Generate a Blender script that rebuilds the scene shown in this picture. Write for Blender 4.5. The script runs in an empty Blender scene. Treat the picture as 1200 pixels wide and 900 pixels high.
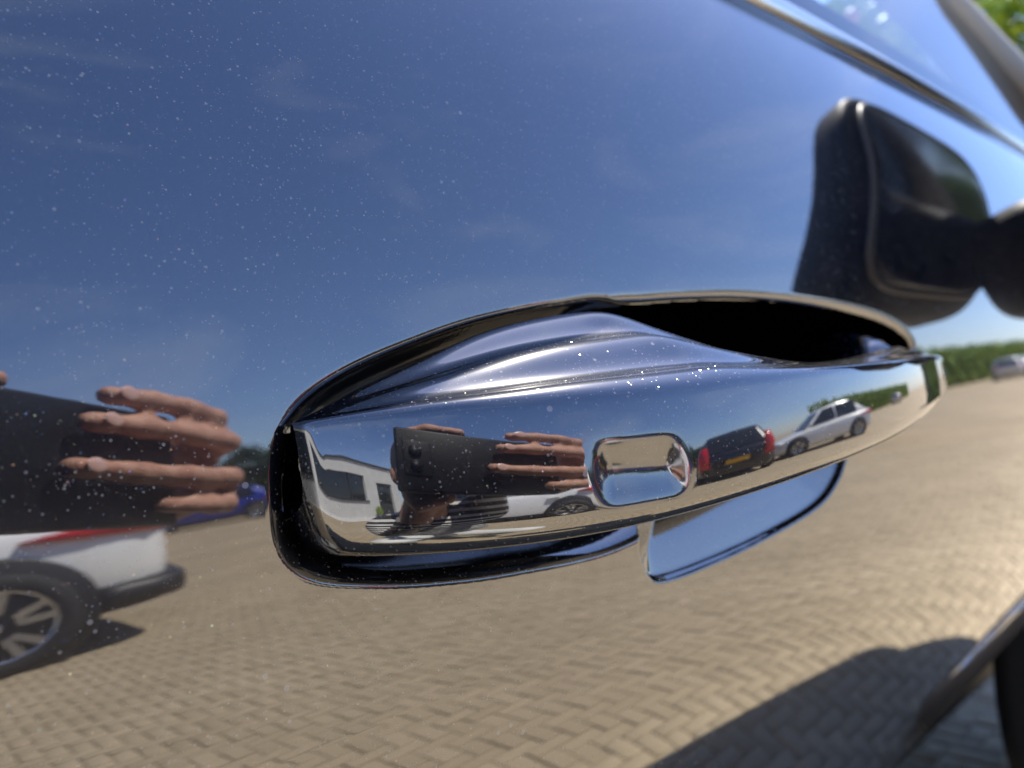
import bpy, bmesh, math, random
import numpy as np
from mathutils import Vector, Matrix
random.seed(7); RNG = np.random.default_rng(7)
sc = bpy.context.scene
C = sc.collection
R = math.radians
# ------------------------------------------------------------------ camera, sky, sun, exposure
H = 0.95                                   # lens height above the paving
cam_d = bpy.data.cameras.new('camera'); cam = bpy.data.objects.new('camera', cam_d); C.objects.link(cam)
sc.camera = cam
cx, cy, cz = Vector((.75976, -.64025, -.11332)), Vector((.06961, -.09320, .99321)), Vector((-.64646, -.76249, -.02624))
M4 = Matrix.Identity(4)
for i in range(3):
    M4[i][0], M4[i][1], M4[i][2] = cx[i], cy[i], cz[i]
M4.translation = (0, 0, H)
cam.matrix_world = M4
cam_d.sensor_width = 36; cam_d.lens = 26.19; cam_d.clip_start = .005; cam_d.clip_end = 3000
cam_d.dof.use_dof = True; cam_d.dof.focus_distance = .165; cam_d.dof.aperture_fstop = 26.19/2.2   # entrance pupil about 2 mm
sc.render.engine = 'CYCLES'
sc.cycles.use_denoising = True
sc.cycles.max_bounces = 10; sc.cycles.glossy_bounces = 8; sc.cycles.diffuse_bounces = 3
sc.cycles.transmission_bounces = 8; sc.cycles.transparent_max_bounces = 16
sc.cycles.sample_clamp_indirect = 6; sc.cycles.sample_clamp_direct = 40
sc.cycles.caustics_reflective = False; sc.cycles.caustics_refractive = False
SUN = Vector((.476, .2645, .8387)).normalized()   # towards the sun: beyond the parked car, towards its front
w = bpy.data.worlds.new('World'); sc.world = w; w.use_nodes = True
nt = w.node_tree; nt.nodes.clear()
wo = nt.nodes.new('ShaderNodeOutputWorld'); bg = nt.nodes.new('ShaderNodeBackground'); bg.inputs[1].default_value = .085
sky = nt.nodes.new('ShaderNodeTexSky'); sky.sky_type = 'NISHITA'; sky.sun_disc = False
sky.sun_elevation = math.asin(SUN.z); sky.sun_rotation = math.atan2(SUN.x, SUN.y)
sky.air_density = 1.0; sky.dust_density = .45; sky.ozone_density = 5.0
tc = nt.nodes.new('ShaderNodeTexCoord'); mp = nt.nodes.new('ShaderNodeMapping'); mp.inputs['Scale'].default_value = (1.2, 1.2, 3.4)
ns = nt.nodes.new('ShaderNodeTexNoise'); ns.inputs['Scale'].default_value = 1.7; ns.inputs['Detail'].default_value = 7; ns.inputs['Roughness'].default_value = .62
ns.inputs['Distortion'].default_value = .8
rp = nt.nodes.new('ShaderNodeValToRGB'); rp.color_ramp.elements[0].position = .50; rp.color_ramp.elements[1].position = .80
rp.color_ramp.elements[0].color = (0, 0, 0, 1); rp.color_ramp.elements[1].color = (.20, .20, .20, 1)
mx = nt.nodes.new('ShaderNodeMixRGB'); mx.inputs[2].default_value = (7.5, 7.9, 8.6, 1)
L = nt.links.new
L(tc.outputs['Generated'], mp.inputs[0]); L(mp.outputs[0], ns.inputs['Vector']); L(ns.outputs['Fac'], rp.inputs[0]); L(rp.outputs[0], mx.inputs[0])
tint = nt.nodes.new('ShaderNodeMixRGB'); tint.blend_type = 'MULTIPLY'; tint.inputs[0].default_value = 1; tint.inputs[2].default_value = (.95, .96, 1.13, 1)
L(sky.outputs[0], tint.inputs[1]); L(tint.outputs[0], mx.inputs[1]); L(mx.outputs[0], bg.inputs[0]); L(bg.outputs[0], wo.inputs[0])
sd = bpy.data.lights.new('sun', 'SUN'); sd.energy = 4.2; sd.angle = R(.53); sd.color = (1, .95, .87)
so = bpy.data.objects.new('sun', sd); C.objects.link(so); so.rotation_euler = (-SUN).to_track_quat('-Z', 'Y').to_euler(); so.location = SUN*30
sc.view_settings.view_transform = 'Standard'; sc.view_settings.look = 'None'; sc.view_settings.gamma = 1
sc.view_settings.exposure = 1.95; sc.view_settings.use_curve_mapping = False
# ------------------------------------------------------------------ materials
def mat(name, col=(.5, .5, .5), rough=.5, metal=0., coat=0., spec=.5, **kw):
    m = bpy.data.materials.new(name); m.use_nodes = True
    b = m.node_tree.nodes['Principled BSDF']
    b.inputs['Base Color'].default_value = (*col, 1); b.inputs['Roughness'].default_value = rough
    b.inputs['Metallic'].default_value = metal; b.inputs['Coat Weight'].default_value = coat
    b.inputs['Specular IOR Level'].default_value = spec
    b.inputs['Coat Roughness'].default_value = .02
    for k, v in kw.items():
        b.inputs[k].default_value = v
    return m
def N(m, t, **kw):
    n = m.node_tree.nodes.new(t)
    for k, v in kw.items():
        if hasattr(n, k): setattr(n, k, v)
        else: n.inputs[k].default_value = v
    return n
def LK(m, a, b): m.node_tree.links.new(a, b)
def bsdf(m): return m.node_tree.nodes['Principled BSDF']
def noisy(m, a, b, scale, detail=6, bump=0., bscale=None, coord='Object', rough=None):
    """colour varies between a and b with a noise; optional fine bump"""
    t = N(m, 'ShaderNodeTexCoord'); n = N(m, 'ShaderNodeTexNoise'); n.inputs['Scale'].default_value = scale; n.inputs['Detail'].default_value = detail
    r = N(m, 'ShaderNodeValToRGB'); r.color_ramp.elements[0].position = .3; r.color_ramp.elements[1].position = .7
    r.color_ramp.elements[0].color = (*a, 1); r.color_ramp.elements[1].color = (*b, 1)
    LK(m, t.outputs[coord], n.inputs['Vector']); LK(m, n.outputs['Fac'], r.inputs[0]); LK(m, r.outputs[0], bsdf(m).inputs['Base Color'])
    if bump:
        n2 = N(m, 'ShaderNodeTexNoise'); n2.inputs['Scale'].default_value = bscale or scale*6; n2.inputs['Detail'].default_value = 4
        bp = N(m, 'ShaderNodeBump'); bp.inputs['Strength'].default_value = bump; bp.inputs['Distance'].default_value = .01
        LK(m, t.outputs[coord], n2.inputs['Vector']); LK(m, n2.outputs['Fac'], bp.inputs['Height']); LK(m, bp.outputs[0], bsdf(m).inputs['Normal'])
    return m
def flake_paint(name, base, flakes=True, coat_rough=.012, coat=1.):
    """near-black blue metallic paint: dark base, mica flakes each with its own tilt, clear coat on top"""
    m = mat(name, base, rough=.4, metal=0., coat=coat, spec=.0)
    b = bsdf(m); b.inputs['Coat IOR'].default_value = 2.3; b.inputs['Coat Roughness'].default_value = coat_rough
    t = N(m, 'ShaderNodeTexCoord')
    # faint orange peel in the clear coat
    op = N(m, 'ShaderNodeTexNoise'); op.inputs['Scale'].default_value = 140; op.inputs['Detail'].default_value = 2; LK(m, t.outputs['Object'], op.inputs['Vector'])
    ob = N(m, 'ShaderNodeBump'); ob.inputs['Strength'].default_value = 1.; ob.inputs['Distance'].default_value = .000005; LK(m, op.outputs['Fac'], ob.inputs['Height']); LK(m, ob.outputs[0], b.inputs['Coat Normal'])
    if not flakes: return m
    def layer(scale, keep, size, tilt, seed):
        mp_ = N(m, 'ShaderNodeMapping'); mp_.inputs['Location'].default_value = (seed, seed*.7, seed*1.3)
        v = N(m, 'ShaderNodeTexVoronoi'); v.inputs['Scale'].default_value = scale
        LK(m, t.outputs['Object'], mp_.inputs[0]); LK(m, mp_.outputs[0], v.inputs['Vector'])
        sep = N(m, 'ShaderNodeSeparateColor'); LK(m, v.outputs['Color'], sep.inputs[0])
        ok = N(m, 'ShaderNodeMath', operation='LESS_THAN'); LK(m, sep.outputs[0], ok.inputs[0]); ok.inputs[1].default_value = keep
        near = N(m, 'ShaderNodeMath', operation='LESS_THAN'); LK(m, v.outputs['Distance'], near.inputs[0]); near.inputs[1].default_value = size
        mul = N(m, 'ShaderNodeMath', operation='MULTIPLY'); LK(m, ok.outputs[0], mul.inputs[0]); LK(m, near.outputs[0], mul.inputs[1])
        wn = N(m, 'ShaderNodeTexWhiteNoise'); LK(m, v.outputs['Position'], wn.inputs['Vector'])
        sub = N(m, 'ShaderNodeVectorMath', operation='SUBTRACT'); LK(m, wn.outputs['Color'], sub.inputs[0]); sub.inputs[1].default_value = (.5, .5, .5)
        scl = N(m, 'ShaderNodeVectorMath', operation='SCALE'); LK(m, sub.outputs[0], scl.inputs[0]); scl.inputs['Scale'].default_value = tilt
        g = N(m, 'ShaderNodeNewGeometry')
        add = N(m, 'ShaderNodeVectorMath', operation='ADD'); LK(m, g.outputs['Normal'], add.inputs[0]); LK(m, scl.outputs[0], add.inputs[1])
        nrm = N(m, 'ShaderNodeVectorMath', operation='NORMALIZE'); LK(m, add.outputs[0], nrm.inputs[0])
        hue = N(m, 'ShaderNodeHueSaturation'); hue.inputs['Color'].default_value = (.55, .75, .95, 1)
        LK(m, sep.outputs[1], hue.inputs['Hue']); hue.inputs['Saturation'].default_value = .75
        gl = N(m, 'ShaderNodeBsdfAnisotropic'); gl.inputs['Roughness'].default_value = .13
        LK(m, hue.outputs[0], gl.inputs['Color']); LK(m, nrm.outputs[0], gl.inputs['Normal'])
        return mul.outputs[0], gl.outputs[0]
    out = m.node_tree.nodes['Material Output']
    cur = b.outputs[0]
    # flakes sit under the clear coat: mixed in at part strength so that the coat still mirrors over them
    for scale, keep, size, tilt, seed, st in ((2200, .30, .32, .8, .3, .024), (1300, .12, .26, .95, 1.1, .05), (800, .07, .20, .95, 1.9, .13)):
        f, s = layer(scale, keep, size, tilt, seed)
        k = N(m, 'ShaderNodeMath', operation='MULTIPLY'); LK(m, f, k.inputs[0]); k.inputs[1].default_value = st
        mixs = N(m, 'ShaderNodeMixShader'); LK(m, k.outputs[0], mixs.inputs[0]); LK(m, cur, mixs.inputs[1]); LK(m, s, mixs.inputs[2]); cur = mixs.outputs[0]
    # micro-haze of the clear coat: spreads a soft glare round the sun's glint
    hz_ = N(m, 'ShaderNodeBsdfAnisotropic'); hz_.inputs['Roughness'].default_value = .15; hz_.inputs['Color'].default_value = (1, .97, .92, 1)
    mh_ = N(m, 'ShaderNodeMixShader'); mh_.inputs[0].default_value = .013; LK(m, cur, mh_.inputs[1]); LK(m, hz_.outputs[0], mh_.inputs[2]); cur = mh_.outputs[0]
    hy_ = N(m, 'ShaderNodeBsdfAnisotropic'); hy_.inputs['Roughness'].default_value = .30; hy_.inputs['Color'].default_value = (1, .96, .90, 1)
    my_ = N(m, 'ShaderNodeMixShader'); my_.inputs[0].default_value = .006; LK(m, cur, my_.inputs[1]); LK(m, hy_.outputs[0], my_.inputs[2]); cur = my_.outputs[0]
    # thin uneven pale film: hazy glare on the paint put into colour
    fn_ = N(m, 'ShaderNodeTexNoise'); fn_.inputs['Scale'].default_value = 4; fn_.inputs['Detail'].default_value = 8; fn_.inputs['Roughness'].default_value = .7; LK(m, t.outputs['Object'], fn_.inputs['Vector'])
    fr_ = N(m, 'ShaderNodeMapRange'); fr_.inputs['From Min'].default_value = .40; fr_.inputs['From Max'].default_value = .72; fr_.inputs['To Max'].default_value = .022; LK(m, fn_.outputs['Fac'], fr_.inputs['Value'])
    fd_ = N(m, 'ShaderNodeBsdfDiffuse'); fd_.inputs['Color'].default_value = (.46, .45, .43, 1)
    fm_ = N(m, 'ShaderNodeMixShader'); LK(m, fr_.outputs[0], fm_.inputs[0]); LK(m, cur, fm_.inputs[1]); LK(m, fd_.outputs[0], fm_.inputs[2]); cur = fm_.outputs[0]
    # larger pale grains, painted in for the blurred sparkle of flakes
    for sc2, keep2, size2, st2 in ((240, .05, .11, .26), (900, .16, .20, .22), (1500, .22, .22, .16)):
        v2 = N(m, 'ShaderNodeTexVoronoi'); v2.inputs['Scale'].default_value = sc2; LK(m, t.outputs['Object'], v2.inputs['Vector'])
        s2 = N(m, 'ShaderNodeSeparateColor'); LK(m, v2.outputs['Color'], s2.inputs[0])
        o2 = N(m, 'ShaderNodeMath', operation='LESS_THAN'); LK(m, s2.outputs[0], o2.inputs[0]); o2.inputs[1].default_value = keep2
        z2 = N(m, 'ShaderNodeMath', operation='MULTIPLY'); LK(m, s2.outputs[1], z2.inputs[0]); z2.inputs[1].default_value = size2*1.6
        n2_ = N(m, 'ShaderNodeMath', operation='LESS_THAN'); LK(m, v2.outputs['Distance'], n2_.inputs[0]); LK(m, z2.outputs[0], n2_.inputs[1])
        kk = N(m, 'ShaderNodeMath', operation='MULTIPLY'); LK(m, o2.outputs[0], kk.inputs[0]); LK(m, n2_.outputs[0], kk.inputs[1])
        ks = N(m, 'ShaderNodeMath', operation='MULTIPLY'); LK(m, kk.outputs[0], ks.inputs[0]); ks.inputs[1].default_value = st2
        d2 = N(m, 'ShaderNodeBsdfDiffuse'); d2.inputs['Color'].default_value = (.55, .56, .56, 1)
        mm = N(m, 'ShaderNodeMixShader'); LK(m, ks.outputs[0], mm.inputs[0]); LK(m, cur, mm.inputs[1]); LK(m, d2.outputs[0], mm.inputs[2]); cur = mm.outputs[0]
    # flake sparkle painted as tiny pale matt specks
    v = N(m, 'ShaderNodeTexVoronoi'); v.inputs['Scale'].default_value = 560; LK(m, t.outputs['Object'], v.inputs['Vector'])
    sep = N(m, 'ShaderNodeSeparateColor'); LK(m, v.outputs['Color'], sep.inputs[0])
    big = N(m, 'ShaderNodeTexNoise'); big.inputs['Scale'].default_value = 9; big.inputs['Detail'].default_value = 3; LK(m, t.outputs['Object'], big.inputs['Vector'])
    th = N(m, 'ShaderNodeMapRange'); th.inputs['From Min'].default_value = .40; th.inputs['From Max'].default_value = .75; th.inputs['To Max'].default_value = .8; LK(m, big.outputs['Fac'], th.inputs['Value'])
    ok = N(m, 'ShaderNodeMath', operation='LESS_THAN'); LK(m, sep.outputs[0], ok.inputs[0]); LK(m, th.outputs[0], ok.inputs[1])
    sz = N(m, 'ShaderNodeMath', operation='MULTIPLY'); LK(m, sep.outputs[1], sz.inputs[0]); sz.inputs[1].default_value = .19
    near = N(m, 'ShaderNodeMath', operation='LESS_THAN'); LK(m, v.outputs['Distance'], near.inputs[0]); LK(m, sz.outputs[0], near.inputs[1])
    k = N(m, 'ShaderNodeMath', operation='MULTIPLY'); LK(m, ok.outputs[0], k.inputs[0]); LK(m, near.outputs[0], k.inputs[1])
    k2 = N(m, 'ShaderNodeMath', operation='MULTIPLY'); LK(m, k.outputs[0], k2.inputs[0]); k2.inputs[1].default_value = .27
    df = N(m, 'ShaderNodeBsdfDiffuse'); df.inputs['Color'].default_value = (.5, .5, .48, 1)
    mixs = N(m, 'ShaderNodeMixShader'); LK(m, k2.outputs[0], mixs.inputs[0]); LK(m, cur, mixs.inputs[1]); LK(m, df.outputs[0], mixs.inputs[2]); cur = mixs.outputs[0]
    LK(m, cur, out.inputs['Surface'])
    return m
def glass(name, tint=(.85, .9, .88), refl=.08):
    """car glass: mirrors by Fresnel, otherwise lets light straight through with a tint"""
    m = bpy.data.materials.new(name); m.use_nodes = True
    n = m.node_tree.nodes; n.clear()
    o = n.new('ShaderNodeOutputMaterial'); tr = n.new('ShaderNodeBsdfTransparent'); tr.inputs[0].default_value = (*tint, 1)
    g = n.new('ShaderNodeBsdfGlossy'); g.inputs['Roughness'].default_value = .0
    fr = n.new('ShaderNodeFresnel'); fr.inputs['IOR'].default_value = 1.52
    mxs = n.new('ShaderNodeMixShader')
    LK(m, fr.outputs[0], mxs.inputs[0]); LK(m, tr.outputs[0], mxs.inputs[1]); LK(m, g.outputs[0], mxs.inputs[2]); LK(m, mxs.outputs[0], o.inputs[0])
    return m
PAINT = flake_paint('midnight_blue_metallic_paint', (.0022, .0028, .006))
BLACK = mat('black_trim_plastic', (.008, .008, .009), .5)
PITCH = mat('recess_shade_black', (.0007, .0007, .0008), .9, spec=.0)  # near-black colour that paints in the shade deep in the handle recess
GLOSSBLACK = mat('gloss_black_trim', (.01, .01, .012), .12)
RUBBER = mat('black_rubber', (.015, .015, .015), .7)
CHROME = mat('bright_trim', (.62, .61, .59), .08, 1.)
GLASS = glass('window_glass')
CABIN = mat('charcoal_cabin_cloth', (.03, .03, .032), .8)
BEIGE = mat('beige_cabin_trim', (.42, .36, .27), .7)
# ------------------------------------------------------------------ mesh helpers
def tag(o, label=None, cat=None, group=None, kind=None):
    if label: o['label'] = label
    if cat: o['category'] = cat
    if group: o['group'] = group
    if kind: o['kind'] = kind
    return o
def link(name, me, m=None, parent=None, smooth=True):
    o = bpy.data.objects.new(name, me); C.objects.link(o)
    if m is not None:
        for q in (m if isinstance(m, (list, tuple)) else [m]): me.materials.append(q)
    if smooth:
        me.polygons.foreach_set('use_smooth', np.ones(len(me.polygons), bool))
    if parent: o.parent = parent
    return o
def mesh_from(verts, faces):
    me = bpy.data.meshes.new('m'); me.from_pydata([tuple(v) for v in verts], [], [tuple(int(i) for i in f) for f in faces]); me.update(); return me
def obj(name, verts, faces, m=None, parent=None, smooth=True):
    return link(name, mesh_from(verts, faces), m, parent, smooth)
def objb(name, bm, m=None, parent=None, smooth=False, bevel=0., seg=2):
    me = bpy.data.meshes.new('m'); bm.to_mesh(me); bm.free()
    o = link(name, me, m, parent, smooth)
    if bevel:
        md = o.modifiers.new('bevel', 'BEVEL'); md.width = bevel; md.segments = seg; md.limit_method = 'ANGLE'; md.angle_limit = R(35)
    return o
def empty(name, loc=(0, 0, 0), rz=0., label=None, cat=None, group=None):
    o = bpy.data.objects.new(name, None); C.objects.link(o); o.location = loc; o.rotation_euler = (0, 0, rz); o.empty_display_size = .2
    return tag(o, label, cat, group)
def grid_faces(nu, nv, off=0, keep=None):
    i, j = np.meshgrid(np.arange(nu-1), np.arange(nv-1), indexing='ij')
    a = off+i*nv+j
    f = np.stack([a, a+nv, a+nv+1, a+1], -1).reshape(-1, 4)
    return f if keep is None else f[keep.reshape(-1)]
def grid_obj(name, P, m, parent=None, keep=None, flip=False, smooth=True, solid=0., normals=None):
    """P: (nu,nv,3) array"""
    nu, nv = P.shape[:2]
    f = grid_faces(nu, nv, 0, keep)
    if flip: f = f[:, ::-1]
    me = bpy.data.meshes.new('m'); V = P.reshape(-1, 3)
    used = np.unique(f); remap = np.full(len(V), -1); remap[used] = np.arange(len(used)); V = V[used]; f = remap[f]; NN = None if normals is None else normals.reshape(-1, 3)[used]
    me.vertices.add(len(V)); me.vertices.foreach_set('co', V.ravel().astype(np.float32))
    me.loops.add(f.size); me.loops.foreach_set('vertex_index', f.ravel().astype(np.int32))
    me.polygons.add(len(f)); me.polygons.foreach_set('loop_start', (np.arange(len(f))*4).astype(np.int32))
    me.update(calc_edges=True); me.validate()
    o = link(name, me, m, parent, smooth)
    if NN is not None: me.normals_split_custom_set_from_vertices([tuple(q) for q in NN])
    if solid:
        md = o.modifiers.new('solid', 'SOLIDIFY'); md.thickness = solid; md.offset = -1
    return o
def box(bm, x0, x1, y0, y1, z0, z1):
    v = [bm.verts.new(p) for p in ((x0, y0, z0), (x1, y0, z0), (x1, y1, z0), (x0, y1, z0), (x0, y0, z1), (x1, y0, z1), (x1, y1, z1), (x0, y1, z1))]
    for q in ((0, 3, 2, 1), (4, 5, 6, 7), (0, 1, 5, 4), (1, 2, 6, 5), (2, 3, 7, 6), (3, 0, 4, 7)): bm.faces.new([v[i] for i in q])
def boxo(name, b, m, parent=None, bevel=0., seg=2, smooth=False):
    bm = bmesh.new(); box(bm, *b); return objb(name, bm, m, parent, smooth, bevel, seg)
def tube(name, pts, rad, m, parent=None, n=10, cap=True, flat=(1, 1)):
    """tube along a polyline with a radius per point"""
    pts = [Vector(p) for p in pts]; rad = rad if isinstance(rad, (list, tuple)) else [rad]*len(pts)
    V, Fc = [], []
    up = Vector((0, 0, 1))
    for i, p in enumerate(pts):
        t = (pts[min(i+1, len(pts)-1)]-pts[max(i-1, 0)]).normalized()
        a = t.cross(up)
        if a.length < .05: a = t.cross(Vector((0, 1, 0)))
        a.normalize(); b = t.cross(a)
        for k in range(n):
            an = 2*math.pi*k/n; V.append(p+(a*math.cos(an)*flat[0]+b*math.sin(an)*flat[1])*rad[i])
    for i in range(len(pts)-1):
        for k in range(n):
            Fc.append((i*n+k, i*n+(k+1) % n, (i+1)*n+(k+1) % n, (i+1)*n+k))
    if cap: Fc.append(tuple(range(n-1, -1, -1))); Fc.append(tuple(range((len(pts)-1)*n, len(pts)*n)))
    return obj(name, V, Fc, m, parent)
def smooth_interp(x, xp, yp):
    """natural cubic spline"""
    xp = np.asarray(xp, float); yp = np.asarray(yp, float); n = len(xp); h = np.diff(xp)
    A = np.zeros((n, n)); r = np.zeros(n); A[0, 0] = A[-1, -1] = 1
    for i in range(1, n-1):
        A[i, i-1], A[i, i], A[i, i+1] = h[i-1], 2*(h[i-1]+h[i]), h[i]
        r[i] = 3*((yp[i+1]-yp[i])/h[i]-(yp[i]-yp[i-1])/h[i-1])
    c = np.linalg.solve(A, r); b = np.diff(yp)/h-h*(2*c[:-1]+c[1:])/3; d = np.diff(c)/(3*h)
    x = np.asarray(x, float); k = np.clip(np.searchsorted(xp, x)-1, 0, n-2); t = x-xp[k]
    lo = x < xp[0]; hi = x > xp[-1]
    y = yp[k]+b[k]*t+c[k]*t*t+d[k]*t**3
    y = np.where(lo, yp[0]+b[0]*(x-xp[0]), y)
    e = b[-1]+2*c[-2]*h[-1]+3*d[-1]*h[-1]**2
    return np.where(hi, yp[-1]+e*(x-xp[-1]), y)
def catmull(pts, n=12, closed=True):
    P = np.array(pts, float); out = []; m_ = len(P)
    for i in range(m_ if closed else m_-1):
        p0, p1, p2, p3 = (P[(i-1) % m_], P[i], P[(i+1) % m_], P[(i+2) % m_]) if closed else (P[max(i-1, 0)], P[i], P[i+1], P[min(i+2, m_-1)])
        for t in np.linspace(0, 1, n, endpoint=False):
            out.append(.5*((2*p1)+(-p0+p2)*t+(2*p0-5*p1+4*p2-p3)*t*t+(-p0+3*p1-3*p2+p3)*t**3))
    return np.array(out)
def sdist(px, pz, poly):
    """signed distance to a closed polygon, positive inside"""
    q = np.stack([px, pz], -1); d = np.full(px.shape, 1e9); ins = np.zeros(px.shape, bool)
    for a, b in zip(poly, np.roll(poly, -1, 0)):
        e = b-a; wv = q-a; t = np.clip((wv@e)/(e@e+1e-20), 0, 1)
        d = np.minimum(d, np.hypot(wv[..., 0]-e[0]*t, wv[..., 1]-e[1]*t))
        c = (a[1] > pz) != (b[1] > pz)
        with np.errstate(divide='ignore', invalid='ignore'):
            xs = (b[0]-a[0])*(pz-a[1])/(b[1]-a[1])+a[0]
        ins ^= c & (px < xs)
    return np.where(ins, d, -d)
# ------------------------------------------------------------------ the parked car's flank
D0 = .15
def _flank():
    z = np.linspace(-.75, .6, 2701); dz = z[1]-z[0]
    k = np.where(z < -.045, 1/.21, 1/.65); k = np.where(z < -.11, 1/1.15, k); k = np.where(z > .05, 1/.50, k); k = np.where(z < -.315, 1/.04, k)
    k = np.convolve(np.pad(k, 60, 'edge'), np.ones(121)/121, 'valid')
    ph = np.cumsum(k)*dz; ph -= np.interp(-.005, z, ph)-R(3.0); ph = np.clip(ph, -1.25, .9)
    y = np.cumsum(np.tan(ph))*dz; y -= np.interp(0, z, y)
    return z, y
ZT, YT = _flank()
def flank(x, z):
    """outer skin of the car side: y as a function of x (along the car) and z (from lens height)"""
    e = np.maximum(np.abs(x-.1)-1.25, 0)
    return D0+np.interp(z, ZT, YT)+x*x/30*np.clip(1-(np.abs(x)-1)/3, .3, 1)+e*e*.10
car = empty('parked_car', (.3, 1.0, 0), 0, 'midnight blue metallic car with a glossy mirror-like door and bow-shaped handle', 'car')
def P_(o):                                  # part built in world coordinates: hang it under the car
    o.parent = car; o.matrix_parent_inverse = car.matrix_world.inverted() if car.matrix_world != Matrix.Identity(4) else Matrix.Translation(-car.location)
    return o
# handle pocket outlines (x, z) on the door skin: shallow gutter round the fixed end, deep scoop behind the grip
GUT = catmull([(.0588, -.0163), (.0596, -.0085), (.0617, -.0015), (.0672, .0060), (.079, .0125), (.0982, .0188), (.1203, .0243), (.1494, .0286),
               (.175, .030), (.205, .020), (.205, -.025), (.185, -.041), (.1584, -.0462), (.1194, -.0436), (.0937, -.0399), (.0763, -.0358), (.0667, -.0325), (.0612, -.0282), (.059, -.0228)], 8)
CUP = catmull([(.1700, -.040), (.1698, -.050), (.1735, -.0575), (.1810, -.0603), (.2031, -.0608), (.2407, -.0592), (.2803, -.0548), (.2995, -.0470), (.312, -.0360), (.334, -.0250), (.365, -.0170), (.392, -.0080), (.4045, .003),
               (.398, .014), (.3763, .0221), (.345, .0275), (.3094, .0309), (.2767, .0328), (.244, .0335), (.2185, .0329), (.1931, .0317), (.1690, .0294), (.1660, .018), (.168, -.01)], 8)
def pocket(x, z):
    g = sdist(x, z, GUT); c = sdist(x, z, CUP)
    def roll(d, r, deep, run):              # rolled edge of radius r, then falling to depth
        d = np.maximum(d, 0)
        y = np.where(d < r, r-np.sqrt(np.maximum(r*r-np.minimum(d, r)**2, 0)), r+(d-r)*2.2)
        return deep*np.tanh(np.maximum(y, 0)/deep)
    dg = roll(g, .0026, .012, 0); lowg = np.clip((-z-.018)/.012, 0, 1); lowg = np.maximum(lowg, np.clip((.0745-x)/.008, 0, 1)*np.clip((.004-z)/.008, 0, 1)); lowg = lowg*lowg*(3-2*lowg)
    dg = dg*(1-lowg)+lowg*np.where(g > 0, .013*np.tanh((np.maximum(g, 0)/.0085)**1.7), 0)
    dc_ = np.maximum(c, 0)
    low = np.clip((-z-.018)/.02, 0, 1)      # the scoop is a shallow dish at the bottom, a deep pocket above
    dish = .42*dc_
    deepp = roll(c, .0058, .036, 0)
    return np.maximum(dg, deepp*(1-low)+dish*low+roll(c, .0012, .0016, 0)*low), g, c
def lines(a, b, n): return np.linspace(a, b, n)
def graded(fine0, fine1, fstep, lo, hi, cstep):
    f = np.arange(fine0, fine1+1e-9, fstep)
    l = np.linspace(lo, fine0, max(2, int((fine0-lo)/cstep)+1))[:-1]; h = np.linspace(fine1, hi, max(2, int((hi-fine1)/cstep)+1))[1:]
    return np.concatenate([l, f, h])
BELT = .184
DX0, DX1 = -.16, 1.02
xs = graded(.05, .418, .00075, DX0, DX1, .012); zs = graded(-.067, .04, .0006, -.248, BELT, .008)
X, Z = np.meshgrid(xs, zs, indexing='ij')
Y = flank(X, Z)
i0, i1 = np.searchsorted(xs, .05), np.searchsorted(xs, .418); j0, j1 = np.searchsorted(zs, -.067), np.searchsorted(zs, .04)
dep, gsd, csd = pocket(X[i0:i1+1, j0:j1+1], Z[i0:i1+1, j0:j1+1])
Y[i0:i1+1, j0:j1+1] += dep
PD = np.stack([X, Y, Z+H], -1)
def full_normals(P, flip=False):
    """vertex normals of the whole grid, so that pieces cut from it still shade as one pressing"""
    o = grid_obj('whole', P, None, flip=flip); me = o.data; n = np.zeros(len(me.vertices)*3, np.float32); me.vertex_normals.foreach_get('vector', n)
    bpy.data.objects.remove(o); bpy.data.meshes.remove(me); return n.reshape(P.shape)
ND = full_normals(PD)
inside = np.zeros((len(xs)-1, len(zs)-1), bool); inside[i0:i1, j0:j1] = (gsd[:-1, :-1] > .0003) | (csd[:-1, :-1] > .0003)
door = P_(grid_obj('door_panel', PD, [PAINT], keep=~inside, normals=ND))
recess = grid_obj('handle_recess', PD, [PAINT, PITCH, GLOSSBLACK], door, keep=inside, normals=ND)
tag(recess, 'scooped recess with its deep shade painted black behind the handle')
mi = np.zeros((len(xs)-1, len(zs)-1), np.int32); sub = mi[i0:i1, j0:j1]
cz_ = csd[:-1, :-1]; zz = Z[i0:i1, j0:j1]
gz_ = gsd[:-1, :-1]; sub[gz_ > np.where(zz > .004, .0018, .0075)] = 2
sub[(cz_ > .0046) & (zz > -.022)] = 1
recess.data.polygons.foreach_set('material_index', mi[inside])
tag(door, 'midnight blue metallic door skin round the handle')
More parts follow.
